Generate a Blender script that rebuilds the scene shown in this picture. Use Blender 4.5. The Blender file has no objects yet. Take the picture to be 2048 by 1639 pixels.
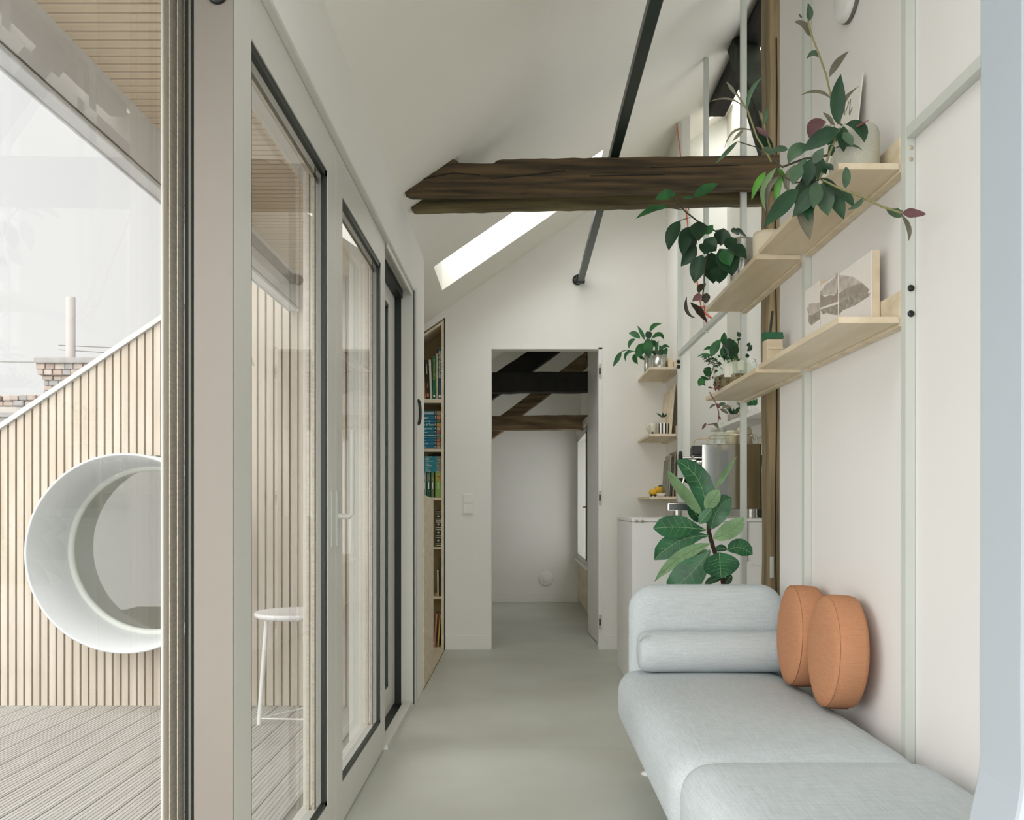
import bpy, bmesh, math, random
from mathutils import Vector, Matrix
random.seed(7)
S = bpy.context.scene
COL = S.collection

# ------------------------------------------------------------------ camera
FPX, VX, VY, H = 1800.0, 1041.0, 1012.0, 1.0       # focal length and vanishing point in pixels of the 2048x1639 frame
cam_d = bpy.data.cameras.new('camera'); cam = bpy.data.objects.new('camera', cam_d); COL.objects.link(cam)
cam.location = (0, 0, H); cam.rotation_euler = (math.pi/2, 0, 0)
cam_d.sensor_width = 36; cam_d.lens = FPX/2048*36
cam_d.shift_x = -(VX-1024)/2048; cam_d.shift_y = (VY-819.5)/2048
cam_d.clip_start = 0.05; cam_d.clip_end = 200
S.camera = cam

# ------------------------------------------------------------------ world, sun, exposure
w = bpy.data.worlds.new('overcast_sky'); S.world = w; w.use_nodes = True
bg = w.node_tree.nodes['Background']
bg.inputs[0].default_value = (1.0, 1.0, 0.985, 1); bg.inputs[1].default_value = 0.78
sun_d = bpy.data.lights.new('hazy_sun', 'SUN'); sun = bpy.data.objects.new('hazy_sun', sun_d); COL.objects.link(sun)
sun_d.energy = 4.9; sun_d.angle = math.radians(100); sun_d.color = (1.0, 0.985, 0.96)
sun.rotation_euler = Vector((0.46, 0.80, -0.50)).to_track_quat('-Z', 'Y').to_euler()
rw_d = bpy.data.lights.new('rear_fill_lamp', 'AREA'); rw = bpy.data.objects.new('rear_fill_lamp', rw_d); COL.objects.link(rw)
rw_d.shape = 'RECTANGLE'; rw_d.size = 2.2; rw_d.size_y = 2.2; rw_d.energy = 9; rw_d.color = (0.95, 0.98, 1.0)     # added fill lamp, standing for unseen openings behind the camera
rw.location = (0.5, -1.7, 1.25); rw.rotation_euler = (math.pi/2, 0, 0)
def skylight_lamp(x, y, sx, sy, power):
    d = bpy.data.lights.new('skylight_daylight', 'AREA'); o = bpy.data.objects.new('skylight_daylight', d); COL.objects.link(o)
    d.shape = 'RECTANGLE'; d.size = sx; d.size_y = sy; d.energy = power; d.color = (0.97, 0.99, 1.0)
    o.location = (x, y, 1.0+1.735+0.69*x+0.30); o.rotation_euler = (0, -math.atan(0.69), 0)       # just outside the pane, along the roof slope
skylight_lamp(-0.01, 5.50, 1.15, 0.55, 5)
skylight_lamp(1.36, 4.9, 0.19, 2.3, 24)
kw_d = bpy.data.lights.new('kitchen_fill_lamp', 'AREA'); kwl = bpy.data.objects.new('kitchen_fill_lamp', kw_d); COL.objects.link(kwl)
kw_d.shape = 'RECTANGLE'; kw_d.size = 1.3; kw_d.size_y = 1.4; kw_d.energy = 4.5; kw_d.color = (0.95, 0.97, 1.0); kwl.location = (1.85, 4.2, 2.3); kwl.rotation_euler = (0, math.pi/2, 0)   # added fill lamp outside the unseen kitchen window
bw_d = bpy.data.lights.new('back_window_daylight', 'AREA'); bw = bpy.data.objects.new('back_window_daylight', bw_d); COL.objects.link(bw)
bw_d.shape = 'RECTANGLE'; bw_d.size = 1.1; bw_d.size_y = 1.2; bw_d.energy = 3; bw.location = (0.95, 8.6, 1.1); bw.rotation_euler = (0, math.pi/2, 0)   # daylight outside the back room window
skylight_lamp(-0.01, 1.55, 1.15, 0.55, 2)  # lamp of the unseen skylight, added to brighten the sofa from above
S.view_settings.view_transform = 'Standard'; S.view_settings.look = 'None'
S.view_settings.exposure = 0.29; S.view_settings.gamma = 1.0; S.view_settings.use_curve_mapping = False
try:
    S.cycles.max_bounces = 16; S.cycles.diffuse_bounces = 8; S.cycles.transparent_max_bounces = 24
except Exception: pass

# ------------------------------------------------------------------ helpers
def T(px, py, D):
    """point at depth D (metres) that the photograph shows at pixel px, py"""
    return Vector(((px-VX)*D/FPX, D, H-(py-VY)*D/FPX))
def ceil_z(x): return H + 1.735 + 0.69*x
def srgb(h):
    h = h.lstrip('#'); v = [int(h[i:i+2], 16)/255 for i in (0, 2, 4)]
    return tuple(c/12.92 if c <= 0.04045 else ((c+0.055)/1.055)**2.4 for c in v) + (1,)
MATS = {}
def mat(name, col, rough=0.6, metal=0.0, var=0.0, scale=6.0, bump=0.0, bscale=60.0, col2=None, stretch=None, spec=0.5, trans=0.0):
    """procedural principled material: two colours mixed by (stretched) noise, fine bump"""
    if name in MATS: return MATS[name]
    m = bpy.data.materials.new(name); m.use_nodes = True; MATS[name] = m
    nt = m.node_tree; N = nt.nodes; L = nt.links
    b = N['Principled BSDF']
    c1 = srgb(col)
    b.inputs['Roughness'].default_value = rough; b.inputs['Metallic'].default_value = metal
    b.inputs['Specular IOR Level'].default_value = spec
    tc = N.new('ShaderNodeTexCoord'); mp = N.new('ShaderNodeMapping'); L.new(tc.outputs['Object'], mp.inputs[0])
    if stretch: mp.inputs['Scale'].default_value = stretch
    no = N.new('ShaderNodeTexNoise'); no.inputs['Scale'].default_value = scale; no.inputs['Detail'].default_value = 6
    L.new(mp.outputs[0], no.inputs['Vector'])
    mix = N.new('ShaderNodeMix'); mix.data_type = 'RGBA'
    mix.inputs['A'].default_value = c1
    if col2: mix.inputs['B'].default_value = srgb(col2)
    else: mix.inputs['B'].default_value = tuple(max(0, c*(1-var)) for c in c1[:3]) + (1,)
    rp = N.new('ShaderNodeValToRGB'); rp.color_ramp.elements[0].position = 0.36; rp.color_ramp.elements[1].position = 0.66
    L.new(no.outputs['Fac'], rp.inputs[0]); L.new(rp.outputs[0], mix.inputs['Factor'])
    L.new(mix.outputs['Result'], b.inputs['Base Color'])
    if bump:
        n2 = N.new('ShaderNodeTexNoise'); n2.inputs['Scale'].default_value = bscale; n2.inputs['Detail'].default_value = 4
        L.new(mp.outputs[0], n2.inputs['Vector'])
        bp = N.new('ShaderNodeBump'); bp.inputs['Strength'].default_value = bump; bp.inputs['Distance'].default_value = 0.004
        L.new(n2.outputs['Fac'], bp.inputs['Height']); L.new(bp.outputs[0], b.inputs['Normal'])
    if trans: b.inputs['Transmission Weight'].default_value = trans
    return m
def glass_mat(name, ior=1.5, tint=(1, 1, 1, 1), boost=0.0):
    """thin pane: Fresnel mix of see-through and mirror, on the outer side of each face"""
    if name in MATS: return MATS[name]
    m = bpy.data.materials.new(name); m.use_nodes = True; MATS[name] = m
    nt = m.node_tree; N = nt.nodes; L = nt.links; N.remove(N['Principled BSDF'])
    out = N['Material Output']
    tr = N.new('ShaderNodeBsdfTransparent'); tr.inputs[0].default_value = tint
    gl = N.new('ShaderNodeBsdfGlossy'); gl.inputs['Roughness'].default_value = 0.0
    fr = N.new('ShaderNodeFresnel'); fr.inputs['IOR'].default_value = ior
    ge = N.new('ShaderNodeNewGeometry'); inv = N.new('ShaderNodeMath'); inv.operation = 'SUBTRACT'; inv.inputs[0].default_value = 1
    L.new(ge.outputs['Backfacing'], inv.inputs[1])
    mu = N.new('ShaderNodeMath'); mu.operation = 'MULTIPLY'; L.new(fr.outputs[0], mu.inputs[0]); L.new(inv.outputs[0], mu.inputs[1])
    mx = N.new('ShaderNodeMixShader'); L.new(mu.outputs[0], mx.inputs[0]); L.new(tr.outputs[0], mx.inputs[1]); L.new(gl.outputs[0], mx.inputs[2])
    L.new(mx.outputs[0], out.inputs['Surface'])
    return m

class MB:
    """collects shapes; build() links them as ONE mesh object"""
    def __init__(s): s.v = []; s.f = []; s.sm = []
    def add(s, vs, fs, smooth=False):
        o = len(s.v); s.v += [tuple(v) for v in vs]; s.f += [tuple(i+o for i in f) for f in fs]; s.sm += [smooth]*len(fs); return s
    def box(s, x0, x1, y0, y1, z0, z1):
        x0, x1 = sorted((x0, x1)); y0, y1 = sorted((y0, y1)); z0, z1 = sorted((z0, z1))
        return s.add([(x0,y0,z0),(x1,y0,z0),(x1,y1,z0),(x0,y1,z0),(x0,y0,z1),(x1,y0,z1),(x1,y1,z1),(x0,y1,z1)],
                     [(0,3,2,1),(4,5,6,7),(0,1,5,4),(1,2,6,5),(2,3,7,6),(3,0,4,7)])
    def prism(s, poly, axis, a0, a1):
        """2-D polygon extruded along axis 'x' (poly = y,z), 'y' (poly = x,z) or 'z' (poly = x,y)"""
        ar = sum(poly[i][0]*poly[(i+1) % len(poly)][1]-poly[(i+1) % len(poly)][0]*poly[i][1] for i in range(len(poly)))
        p = list(poly) if ar > 0 else list(poly)[::-1]
        a0, a1 = sorted((a0, a1))
        def P(q, a): return {'x': (a, q[0], q[1]), 'y': (q[0], a, q[1]), 'z': (q[0], q[1], a)}[axis]
        n = len(p); vs = [P(q, a0) for q in p] + [P(q, a1) for q in p]
        fs = [tuple(range(n))[::-1], tuple(range(n, 2*n))] + [(i, (i+1) % n, n+(i+1) % n, n+i) for i in range(n)]
        if axis == 'y': fs = [f[::-1] for f in fs]
        return s.add(vs, fs)
    def bar(s, a, b, wx, wz, up=(0, 0, 1)):
        """box beam from a to b, wx across, wz along up"""
        a = Vector(a); b = Vector(b); d = (b-a).normalized(); u = Vector(up); r = d.cross(u).normalized(); u = r.cross(d).normalized()
        c = []
        for p in (a, b):
            for sx, sz in ((-1,-1),(1,-1),(1,1),(-1,1)): c.append(p+r*sx*wx/2+u*sz*wz/2)
        return s.add(c, [(0,1,2,3)[::-1],(4,5,6,7)] + [(i,(i+1) % 4,4+(i+1) % 4,4+i) for i in range(4)])
    def tube(s, pts, r, n=8, caps=True, closed=False):
        pts = [Vector(p) for p in pts]; rr = r if isinstance(r, (list, tuple)) else [r]*len(pts)
        vs = []; fs = []; m = len(pts); ref = None
        for i, p in enumerate(pts):
            if closed: d = (pts[(i+1) % m]-pts[i-1]).normalized()
            else: d = (pts[min(i+1, m-1)]-pts[max(i-1, 0)]).normalized()
            if ref is None:
                ref = Vector((0,0,1)) if abs(d.z) < 0.9 else Vector((1,0,0))
            u = d.cross(ref).normalized(); v = u.cross(d).normalized(); ref = v
            for k in range(n):
                a = 2*math.pi*k/n; vs.append(p+(u*math.cos(a)+v*math.sin(a))*rr[i])
        seg = m if closed else m-1
        for i in range(seg):
            for k in range(n):
                j = (i+1) % m
                fs.append((i*n+k, j*n+k, j*n+(k+1) % n, i*n+(k+1) % n)[::-1])
        s.add(vs, fs, True)
        if caps and not closed:
            s.add(vs[:n], [tuple(range(n))]); s.add(vs[-n:], [tuple(range(n))[::-1]])
        return s
    def lathe(s, prof, c, axis='z', n=32, smooth=True):
        """profile of (radius, height) turned about axis through c"""
        c = Vector(c); vs = []; fs = []
        for (r, h) in prof:
            for k in range(n):
                a = 2*math.pi*k/n; ca, sa = r*math.cos(a), r*math.sin(a)
                vs.append(c + Vector({'z': (ca, sa, h), 'x': (h, ca, sa), 'y': (sa, h, ca)}[axis]))
        for i in range(len(prof)-1):
            for k in range(n):
                fs.append((i*n+k, i*n+(k+1) % n, (i+1)*n+(k+1) % n, (i+1)*n+k))
        s.add(vs, fs, smooth)
        return s
    def cyl(s, c, r, h0, h1, axis='z', n=24):
        return s.lathe([(0.0001, h0), (r, h0), (r, h0), (r, h1), (r, h1), (0.0001, h1)], c, axis, n, False)
    def rbox(s, x0, x1, y0, y1, z0, z1, r, n=10, deform=None):
        """rounded box; deform(p, u, v, w) may push points about"""
        h = Vector(((x1-x0)/2, (y1-y0)/2, (z1-z0)/2)); c = Vector(((x0+x1)/2, (y0+y1)/2, (z0+z1)/2))
        inn = Vector([max(0.0, q-r) for q in h])
        vs = []; fs = []
        for ax in range(3):
            for sg in (-1, 1):
                o = len(vs); b, d = (ax+1) % 3, (ax+2) % 3
                for i in range(n+1):
                    for j in range(n+1):
                        p = [0, 0, 0]; p[ax] = sg*h[ax]
                        tb = math.sin((i/n-0.5)*math.pi); td = math.sin((j/n-0.5)*math.pi)
                        p[b] = tb*h[b]; p[d] = td*h[d]; p = Vector(p)
                        q = Vector([max(-inn[k], min(inn[k], p[k])) for k in range(3)]); e = p-q
                        if e.length > 1e-9: p = q + e.normalized()*min(r, min(h))
                        if deform: p = deform(p, p.x/h.x, p.y/h.y, p.z/h.z)
                        vs.append(c+p)
                for i in range(n):
                    for j in range(n):
                        f = (o+i*(n+1)+j, o+(i+1)*(n+1)+j, o+(i+1)*(n+1)+j+1, o+i*(n+1)+j+1)
                        fs.append(f if sg > 0 else f[::-1])
        return s.add(vs, fs, True)
    def xform(s, M):
        s.v = [tuple(M @ Vector(v)) for v in s.v]; return s
    def build(s, name, m, parent=None, weld=False, bevel=0.0, segs=2):
        me = bpy.data.meshes.new(name); me.from_pydata(s.v, [], s.f)
        if weld or bevel:
            bm = bmesh.new(); bm.from_mesh(me); bmesh.ops.remove_doubles(bm, verts=bm.verts, dist=1e-5)
            bmesh.ops.recalc_face_normals(bm, faces=bm.faces)
            if bevel:
                ed = [e for e in bm.edges if len(e.link_faces) == 2 and e.calc_face_angle(0) > 0.5]
                bmesh.ops.bevel(bm, geom=ed, offset=bevel, segments=segs, profile=0.5, affect='EDGES', clamp_overlap=True)
            bm.to_mesh(me); bm.free()
            if any(s.sm): 
                for p in me.polygons: p.use_smooth = True
        else:
            for p, q in zip(me.polygons, s.sm): p.use_smooth = q
        o = bpy.data.objects.new(name, me); COL.objects.link(o)
        if m: me.materials.append(m)
        if parent: adopt(o, parent)
        return o
def adopt(o, parent):
    o.parent = parent
    if parent.type == 'EMPTY': o.matrix_parent_inverse = Matrix.Translation(-Vector(parent.location))
def thing(name, label, cat, loc=(0, 0, 0), group=None):
    o = bpy.data.objects.new(name, None); COL.objects.link(o); o.location = loc; o.empty_display_size = 0.05
    return tag(o, label, cat, group)
def tag(o, label, cat, group=None):
    o['label'] = label; o['category'] = cat
    if group: o['group'] = group
    return o
def struct(o, label=None):
    o['kind'] = 'structure'
    if label: o['label'] = label
    return o
def struct_empty(name, loc, label):
    o = bpy.data.objects.new(name, None); COL.objects.link(o); o.location = loc; o.empty_display_size = 0.05
    return struct(o, label)
def like(o, parent, name=None, loc=None):
    """another object on the same mesh data"""
    c = o.copy(); COL.objects.link(c); c.parent = parent
    if loc is not None: c.location = loc
    return c

# ------------------------------------------------------------------ materials
M_wall = mat('white_plaster', '#e9e8e2', 0.85, var=0.03, scale=1.3, bump=0.12, bscale=90)
M_wallr = mat('white_plaster_warm', '#e4e2df', 0.85, var=0.03, scale=1.3, bump=0.08, bscale=90)
M_ceil = mat('ceiling_plaster', '#eceae1', 0.9, var=0.03, scale=1.1, bump=0.05, bscale=60)
M_blue = mat('white_paint_blue_daylight', '#a5adb4', 0.8, var=0.02, scale=1)  # bluish daylight put into the colour of the white wall end
M_floor = mat('poured_concrete', '#c3c5bc', 0.42, col2='#b7b8ad', scale=1.6, bump=0.06, bscale=25, spec=0.35)
M_joint = mat('joint_grey', '#6d6b61', 0.9)
M_alu = mat('white_lacquered_frame', '#d2d1c9', 0.38, var=0.02, scale=2)
M_jamb = mat('beige_frame_edge', '#857e75', 0.5, var=0.03, scale=2)
M_gask = mat('black_green_gasket', '#07150d', 0.45)
M_spacer = mat('spacer_metal', '#c6bca9', 0.4, 0.15, var=0.25, scale=40, stretch=(1, 1, 4))
M_glass = glass_mat('clear_pane', 2.1); M_glassn = glass_mat('clear_pane_near', 1.36)
M_glass2 = glass_mat('clear_pane_soft', 1.4)
M_pine = mat('pale_pine_batten', '#bfb6a9', 0.7, col2='#aea392', scale=3.0, stretch=(6, 6, 0.5), bump=0.1, bscale=40)
M_pined = mat('pine_backing', '#b3a58e', 0.85, var=0.2, scale=4, stretch=(4, 4, 0.4))
M_soff = mat('soffit_pine', '#e6d6bf', 0.7, col2='#d5bf9f', scale=3, stretch=(0.5, 6, 6))
M_soffd = mat('soffit_backing', '#8a7860', 0.9)
M_deck = mat('weathered_deck', '#b9b7b2', 0.75, col2='#aaa69f', scale=5, stretch=(9, 0.5, 1), bump=0.25, bscale=30)
M_fascia = mat('grey_metal_fascia', '#e2e4e8', 0.4, 0.0, var=0.06, scale=2)
M_white = mat('white_metal', '#e6e6e4', 0.35, var=0.02)
M_ply = mat('birch_plywood', '#dbcdb4', 0.55, col2='#cdbd9f', scale=3, stretch=(6, 0.7, 6), bump=0.03)
M_plyx = mat('birch_plywood_cross', '#dccfb6', 0.55, col2='#ccbc9e', scale=3, stretch=(0.7, 5, 9), bump=0.03)
M_post = mat('sage_grey_steel', '#c9cdc6', 0.45, var=0.03, scale=4)
M_timber = mat('old_dark_timber', '#5d4a2f', 0.8, col2='#2a2415', scale=6, stretch=(0.5, 6, 9), bump=0.5, bscale=22)
M_timberv = mat('old_timber_post', '#9a8867', 0.8, col2='#6b5c42', scale=3, stretch=(7, 7, 0.5), bump=0.5, bscale=22)
M_timberd = mat('old_timber_black', '#20190f', 0.8, col2='#0c0f09', scale=3, stretch=(5, 0.6, 6), bump=0.4, bscale=22)
M_timberl = mat('old_timber_brown', '#8a7456', 0.8, col2='#54442e', scale=4, stretch=(0.7, 5, 6), bump=0.4, bscale=22)
M_black = mat('black_metal', '#0c110d', 0.4)
M_track = mat('dark_steel_track', '#20302a', 0.35, 0.35, var=0.1)

# ================================================================== SETTING
# ---- floor
fl = struct(MB().box(-1.3, 1.62, -1.6, 9.6, -0.12, -0.006).build('floor', M_joint), 'pale grey poured concrete floor')
MB().box(-0.62, 1.60, -1.6, 3.706, -0.006, 0).build('slab', M_floor, fl)
MB().box(-0.527, 1.60, 3.716, 6.335, -0.006, 0).build('slab', M_floor, fl)
MB().box(-0.62, -0.5275, 3.711, 4.9, -0.006, 0).build('slab', M_floor, fl)
MB().box(-1.2, 1.5, 6.338, 9.5, -0.006, 0).build('slab', M_floor, fl)
nf = MB().box(-2.3, -0.532, 4.92, 6.285, -0.006, 0.004).build('nook_floor', M_ply, fl)

# ---- ceiling: sloping slab with the skylight cut out
SKX0, SKX1, SKY0, SKY1 = -0.503, 0.481, 5.217, 5.786
def slope_box(mb, x0, x1, y0, y1, t0=0.0, t1=0.16):
    return mb.prism([(x0, ceil_z(x0)+t0), (x1, ceil_z(x1)+t0), (x1, ceil_z(x1)+t1), (x0, ceil_z(x0)+t1)], 'y', y0, y1)
c = MB()
slope_box(c, -0.66, 1.62, -0.7, 1.27); slope_box(c, -0.66, SKX0, 1.27, 1.84); slope_box(c, SKX1, 1.62, 1.27, 1.84); slope_box(c, -0.66, 1.62, 1.84, 3.7); slope_box(c, -0.66, 1.275, 3.7, 4.6); slope_box(c, -2.4, 1.275, 4.6, SKY0)
slope_box(c, 1.443, 1.62, 3.7, 6.42); slope_box(c, 1.275, 1.443, 6.1, 6.42)
slope_box(c, -2.4, SKX0, SKY0, SKY1); slope_box(c, SKX1, 1.275, SKY0, SKY1); slope_box(c, -2.4, 1.275, SKY1, 6.42)
ceil = struct(c.build('ceiling', M_ceil), 'white sloping attic ceiling')
c = MB(); slope_box(c, -1.3, 1.6, 6.42, 9.62); struct(c.build('ceiling', M_ceil), 'sloping ceiling of the back room')
sk = struct_empty('window_2', (0, 5.5, 2.9), 'long narrow skylight in the sloping ceiling')
c = MB(); slope_box(c, SKX0-0.02, SKX1+0.02, SKY0-0.02, SKY1+0.02, 0.15, 0.156); c.build('pane', M_glass2, sk)
c = MB()
slope_box(c, SKX0-0.06, SKX0, SKY0-0.06, SKY1+0.06, 0.161, 0.2); slope_box(c, SKX1, SKX1+0.06, SKY0-0.06, SKY1+0.06, 0.161, 0.2)
slope_box(c, SKX0, SKX1, SKY0-0.06, SKY0, 0.161, 0.2); slope_box(c, SKX0, SKX1, SKY1, SKY1+0.06, 0.161, 0.2)
c.build('frame', M_white, sk)
sk3 = struct_empty('window_6', (0, 1.55, 2.9), 'long narrow skylight added out of view above the sofa')  # out of view, added for the top light on the seat
c = MB(); slope_box(c, SKX0-0.02, SKX1+0.02, 1.25, 1.86, 0.165, 0.171); c.build('pane', M_glass2, sk3)
sk2 = struct_empty('window_5', (1.35, 4.9, 3.7), 'narrow skylight above the kitchen niche')
c = MB(); slope_box(c, 1.26, 1.45, 3.68, 6.12, 0.165, 0.171); c.build('pane', M_glass2, sk2)

# ---- left wall: pier after the sliding doors and bulkhead above them
c = MB()
c.prism([(-0.66, 2.09), (-0.535, 2.09), (-0.535, ceil_z(-0.535)+0.01), (-0.66, ceil_z(-0.66)+0.01)], 'y', -0.7, 4.62)
c.prism([(-0.66, 0.0), (-0.535, 0.0), (-0.535, ceil_z(-0.535)+0.01), (-0.66, ceil_z(-0.66)+0.01)], 'y', 4.62, 5.0)
wl = struct(c.build('wall_left', M_wall), 'white wall and bulkhead around the sliding doors')
# ---- right wall (behind sofa and shelves)
wr = struct(MB().box(1.017, 1.10, 0.9, 3.53, 0, 3.45).build('wall_right', M_wallr), 'white wall behind the sofa and shelves')
struct(MB().prism([(1.017, 0), (1.075, 0), (1.075, ceil_z(1.075)+.01), (1.017, ceil_z(1.017)+.01)], 'y', 5.704, 6.29).build('wall_niche', M_wall), 'white wing wall carrying the far small shelves')
c = MB(); KW = [(1.443, 0), (1.55, 0), (1.55, ceil_z(1.55)+.01), (1.443, ceil_z(1.443)+.01)]
c.prism(KW, 'y', 3.2, 3.5); c.prism(KW, 'y', 4.95, 6.29); c.box(1.443, 1.55, 3.5, 4.95, 0, 1.65); c.prism([(1.443, 3.3), (1.55, 3.3), (1.55, ceil_z(1.55)+.01), (1.443, ceil_z(1.443)+.01)], 'y', 3.5, 4.95)
kw = struct_empty('window_7', (1.5, 4.2, 1.65), 'unseen window added in the side wall of the kitchen niche')  # hidden opening, added to bring light into the niche
MB().box(1.50, 1.506, 3.5, 4.95, 1.65, 3.3).build('pane', M_glass2, kw)
struct(c.build('wall_kitchen', M_wall), 'white side wall of the kitchen niche')
struct(MB().box(1.10, 1.55, 3.2, 3.3, 0, 3.6).build('wall_kitchen_end', M_wall), 'white closing wall of the kitchen niche')
# ---- near wall edge on the right
c = MB()
prof = [(3.4, 0.5598), (1.2, 0.5598), (0.95, 0.5594), (0.80, 0.5585), (0.74, 0.5588), (0.70, 0.5593), (0.68, 0.558), (0.66, 0.5545), (0.63, 0.548), (0.60, 0.5425), (0.55, 0.537), (0.48, 0.533), (0.4, 0.531), (0.0, 0.531)]
pts = [(x, z) for z, x in prof] + [(0.95, 0.0), (0.95, 3.4)]
c.prism(pts, 'y', 1.0, 1.10)
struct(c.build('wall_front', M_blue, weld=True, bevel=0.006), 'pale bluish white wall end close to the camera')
# ---- back wall with door opening and bookcase recess
bct = lambda x: 2.314 + 0.69*(x+0.531)
c = MB(); YB = 6.29
def up(x): return ceil_z(x)+0.01
c.prism([(-0.527, 0), (-0.203, 0), (-0.203, up(-0.203)), (-0.527, up(-0.527))], 'y', YB, YB+0.1)
c.prism([(-0.203, 2.10), (0.570, 2.10), (0.570, up(0.570)), (-0.203, up(-0.203))], 'y', YB, YB+0.1)
c.prism([(0.570, 0), (1.55, 0), (1.55, up(1.55)), (0.570, up(0.570))], 'y', YB, YB+0.1)
c.prism([(-1.75, bct(-1.75)+.004), (-0.527, bct(-0.527)+.004), (-0.527, up(-0.527)), (-1.75, up(-1.75))], 'y', YB, YB+0.1)
c.prism([(-2.4, 0), (-1.14, 0), (-1.14, bct(-1.14)), (-1.75, bct(-1.75)), (-1.75, up(-1.75)), (-2.4, up(-2.4))], 'y', YB, YB+0.1)
c.box(-1.14, -0.52, YB+0.28, YB+0.30, 0, 2.4)
wb = struct(c.build('wall_back', M_wall), 'white end wall with a doorway')
struct(MB().box(-0.522, -0.203, YB-0.006, YB, 0.0, 0.098).build('baseboard_back', M_wall, bevel=0.001, segs=1), 'flush white baseboard left of the doorway')
struct(MB().box(0.600, 1.016, YB-0.006, YB, 0.0, 0.098).build('baseboard_back', M_wall, bevel=0.001, segs=1), 'flush white baseboard right of the doorway')
struct(MB().box(-2.42, -2.4, 4.6, 6.4, 0, 1.2).build('wall_nook', M_wall), 'low white wall of the reading nook')
# ---- back room
struct(MB().prism([(-1.3, 0), (1.3, 0), (1.3, up(1.3)), (-1.3, up(-1.3))], 'y', 9.42, 9.5).build('wall_far', M_wall), 'white far wall of the back room')
struct(MB().box(-1.25, -1.15, 6.4, 9.42, 0, 2.0).build('wall_far_left', M_wall), 'white left wall of the back room')
c = MB()
c.box(0.63, 0.75, 6.4, 7.9, 0, 3.3); c.box(0.63, 0.75, 7.9, 9.42, 0, 0.47); c.box(0.63, 0.75, 7.9, 9.42, 1.72, 3.3); c.box(0.63, 0.75, 9.3, 9.42, 0.47, 1.72)
struct(c.build('wall_far_right', M_wall), 'white right wall of the back room with a window')
struct(MB().box(-1.15, 0.60, 9.405, 9.42, 0, 0.095).build('baseboard_far', M_wall, bevel=0.003), 'white baseboard of the back room')
wd = struct_empty('window_3', (0.62, 8.6, 0.47), 'white framed window in the back room')
c = MB(); c.box(0.585, 0.66, 7.9, 7.96, 0.50, 1.72); c.box(0.585, 0.66, 9.24, 9.30, 0.50, 1.72); c.box(0.585, 0.66, 7.9, 9.30, 1.66, 1.72); c.box(0.585, 0.66, 7.9, 9.30, 0.47, 0.52)
c.build('frame', M_alu, wd, bevel=0.004)
c = MB(); c.box(0.57, 0.60, 7.85, 9.36, 1.72, 1.78); c.build('lintel', M_alu, wd, bevel=0.004)
MB().box(0.655, 0.661, 7.96, 9.24, 0.52, 1.66).build('pane', M_glass2, wd)
MB().box(0.575, 0.585, 7.93, 7.945, 0.52, 1.66).build('gasket', M_gask, wd)
c = MB(); c.box(0.555, 0.585, 7.95, 8.03, 0.985, 1.0); c.build('handle', M_spacer, wd)
MB().box(0.565, 0.63, 7.85, 9.38, 0.445, 0.47).build('sill', M_white, wd)
pl = tag(MB().box(0.612, 0.629, 7.4, 9.40, 0.03, 0.44).build('wall_cladding', M_ply), 'plywood board cladding under the back room window', 'panel')
for k in range(12):
    MB().box(0.606, 0.612, 7.41+k*0.166, 7.41+k*0.166+0.155, 0.035, 0.435).build('board', M_ply, pl)
rv = thing('air_vent', 'round white air vent low on the back room wall', 'vent', (0.267, 9.42, 0.24))
MB().lathe([(0.0001, -0.012), (0.05, -0.012), (0.078, -0.006), (0.08, 0.0)], (0.267, 9.42, 0.241), 'y', 32).build('rim', M_wall, rv)
MB().lathe([(0.0001, -0.017), (0.036, -0.017), (0.040, -0.014), (0.040, -0.0125)], (0.267, 9.42, 0.241), 'y', 28).build('disc', M_wall, rv)

# ---- terrace side: sliding doors
XR, XO = -0.556, -0.632           # room faces of inner and outer leaf track
ZT, ZB_, GT, GB = 2.082, 0.016, 1.966, 0.138
def leaf(name, label, xr, y0, y1, g0, g1, thick=0.072):
    d = struct_empty(name, (xr, y0, 0), label)
    xb = xr-thick
    for a, b, edge in ((y0, g0, 'near'), (g1, y1, 'far')):
        MB().box(xb, xr, a, b, ZB_, ZT).build('stile', M_alu, d, bevel=0.0015, segs=1)
    MB().box(xb, xr, g0, g1, GT, ZT).build('rail', M_alu, d)
    MB().box(xb, xr, g0, g1, ZB_, GB).build('rail', M_alu, d)
    gx = xr-0.003
    for nm, (a, b, z0, z1) in (('gasket', (g0, g0+.012, GB, GT)), ('gasket', (g1-.026, g1, GB, GT)), ('gasket', (g0, g1, GT-.02, GT)), ('gasket', (g0, g1, GB, GB+.014))):
        MB().box(gx-.012, gx, a, b, z0, z1).build(nm, M_gask, d)
    for a, b in ((g0+.012, g0+.03), (g1-.045, g1-.026)):
        MB().box(gx-.034, gx-.026, a, b, GB, GT).build('spacer', M_spacer, d)
        MB().box(gx-.05, gx-.042, a, b, GB, GT).build('spacer', M_spacer, d)
    MB().box(gx-.034, gx-.026, g0, g1, GT-.035, GT-.02).build('spacer', M_spacer, d)
    MB().box(gx-.024, gx-.018, g0, g1, GB, GT).build('pane', M_glass, d)
    MB().box(gx-.058, gx-.052, g0, g1, GB, GT).build('pane', M_glass, d)
    return d
d1 = leaf('door_1', 'white framed sliding glass door leaf nearest the beige frame edge', XR, 1.747, 2.710, 1.86, 2.600)
MB().box(XO, XR, 1.742, 1.747, ZB_, ZT).build('end_cap', M_jamb, d1)
d2 = leaf('door_2', 'white framed sliding glass door leaf with a flush pull, middle of the row', XR, 2.713, 3.693, 2.811, 3.590)
for yy, xx in ((2.66, 0.0), (2.735, 0.0)):
    MB().box(XR, XR+0.003, yy-0.02, yy+0.02, 1-0.12, 1+0.045).build('pull_plate', M_post, d2, bevel=0.001, segs=1)
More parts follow.
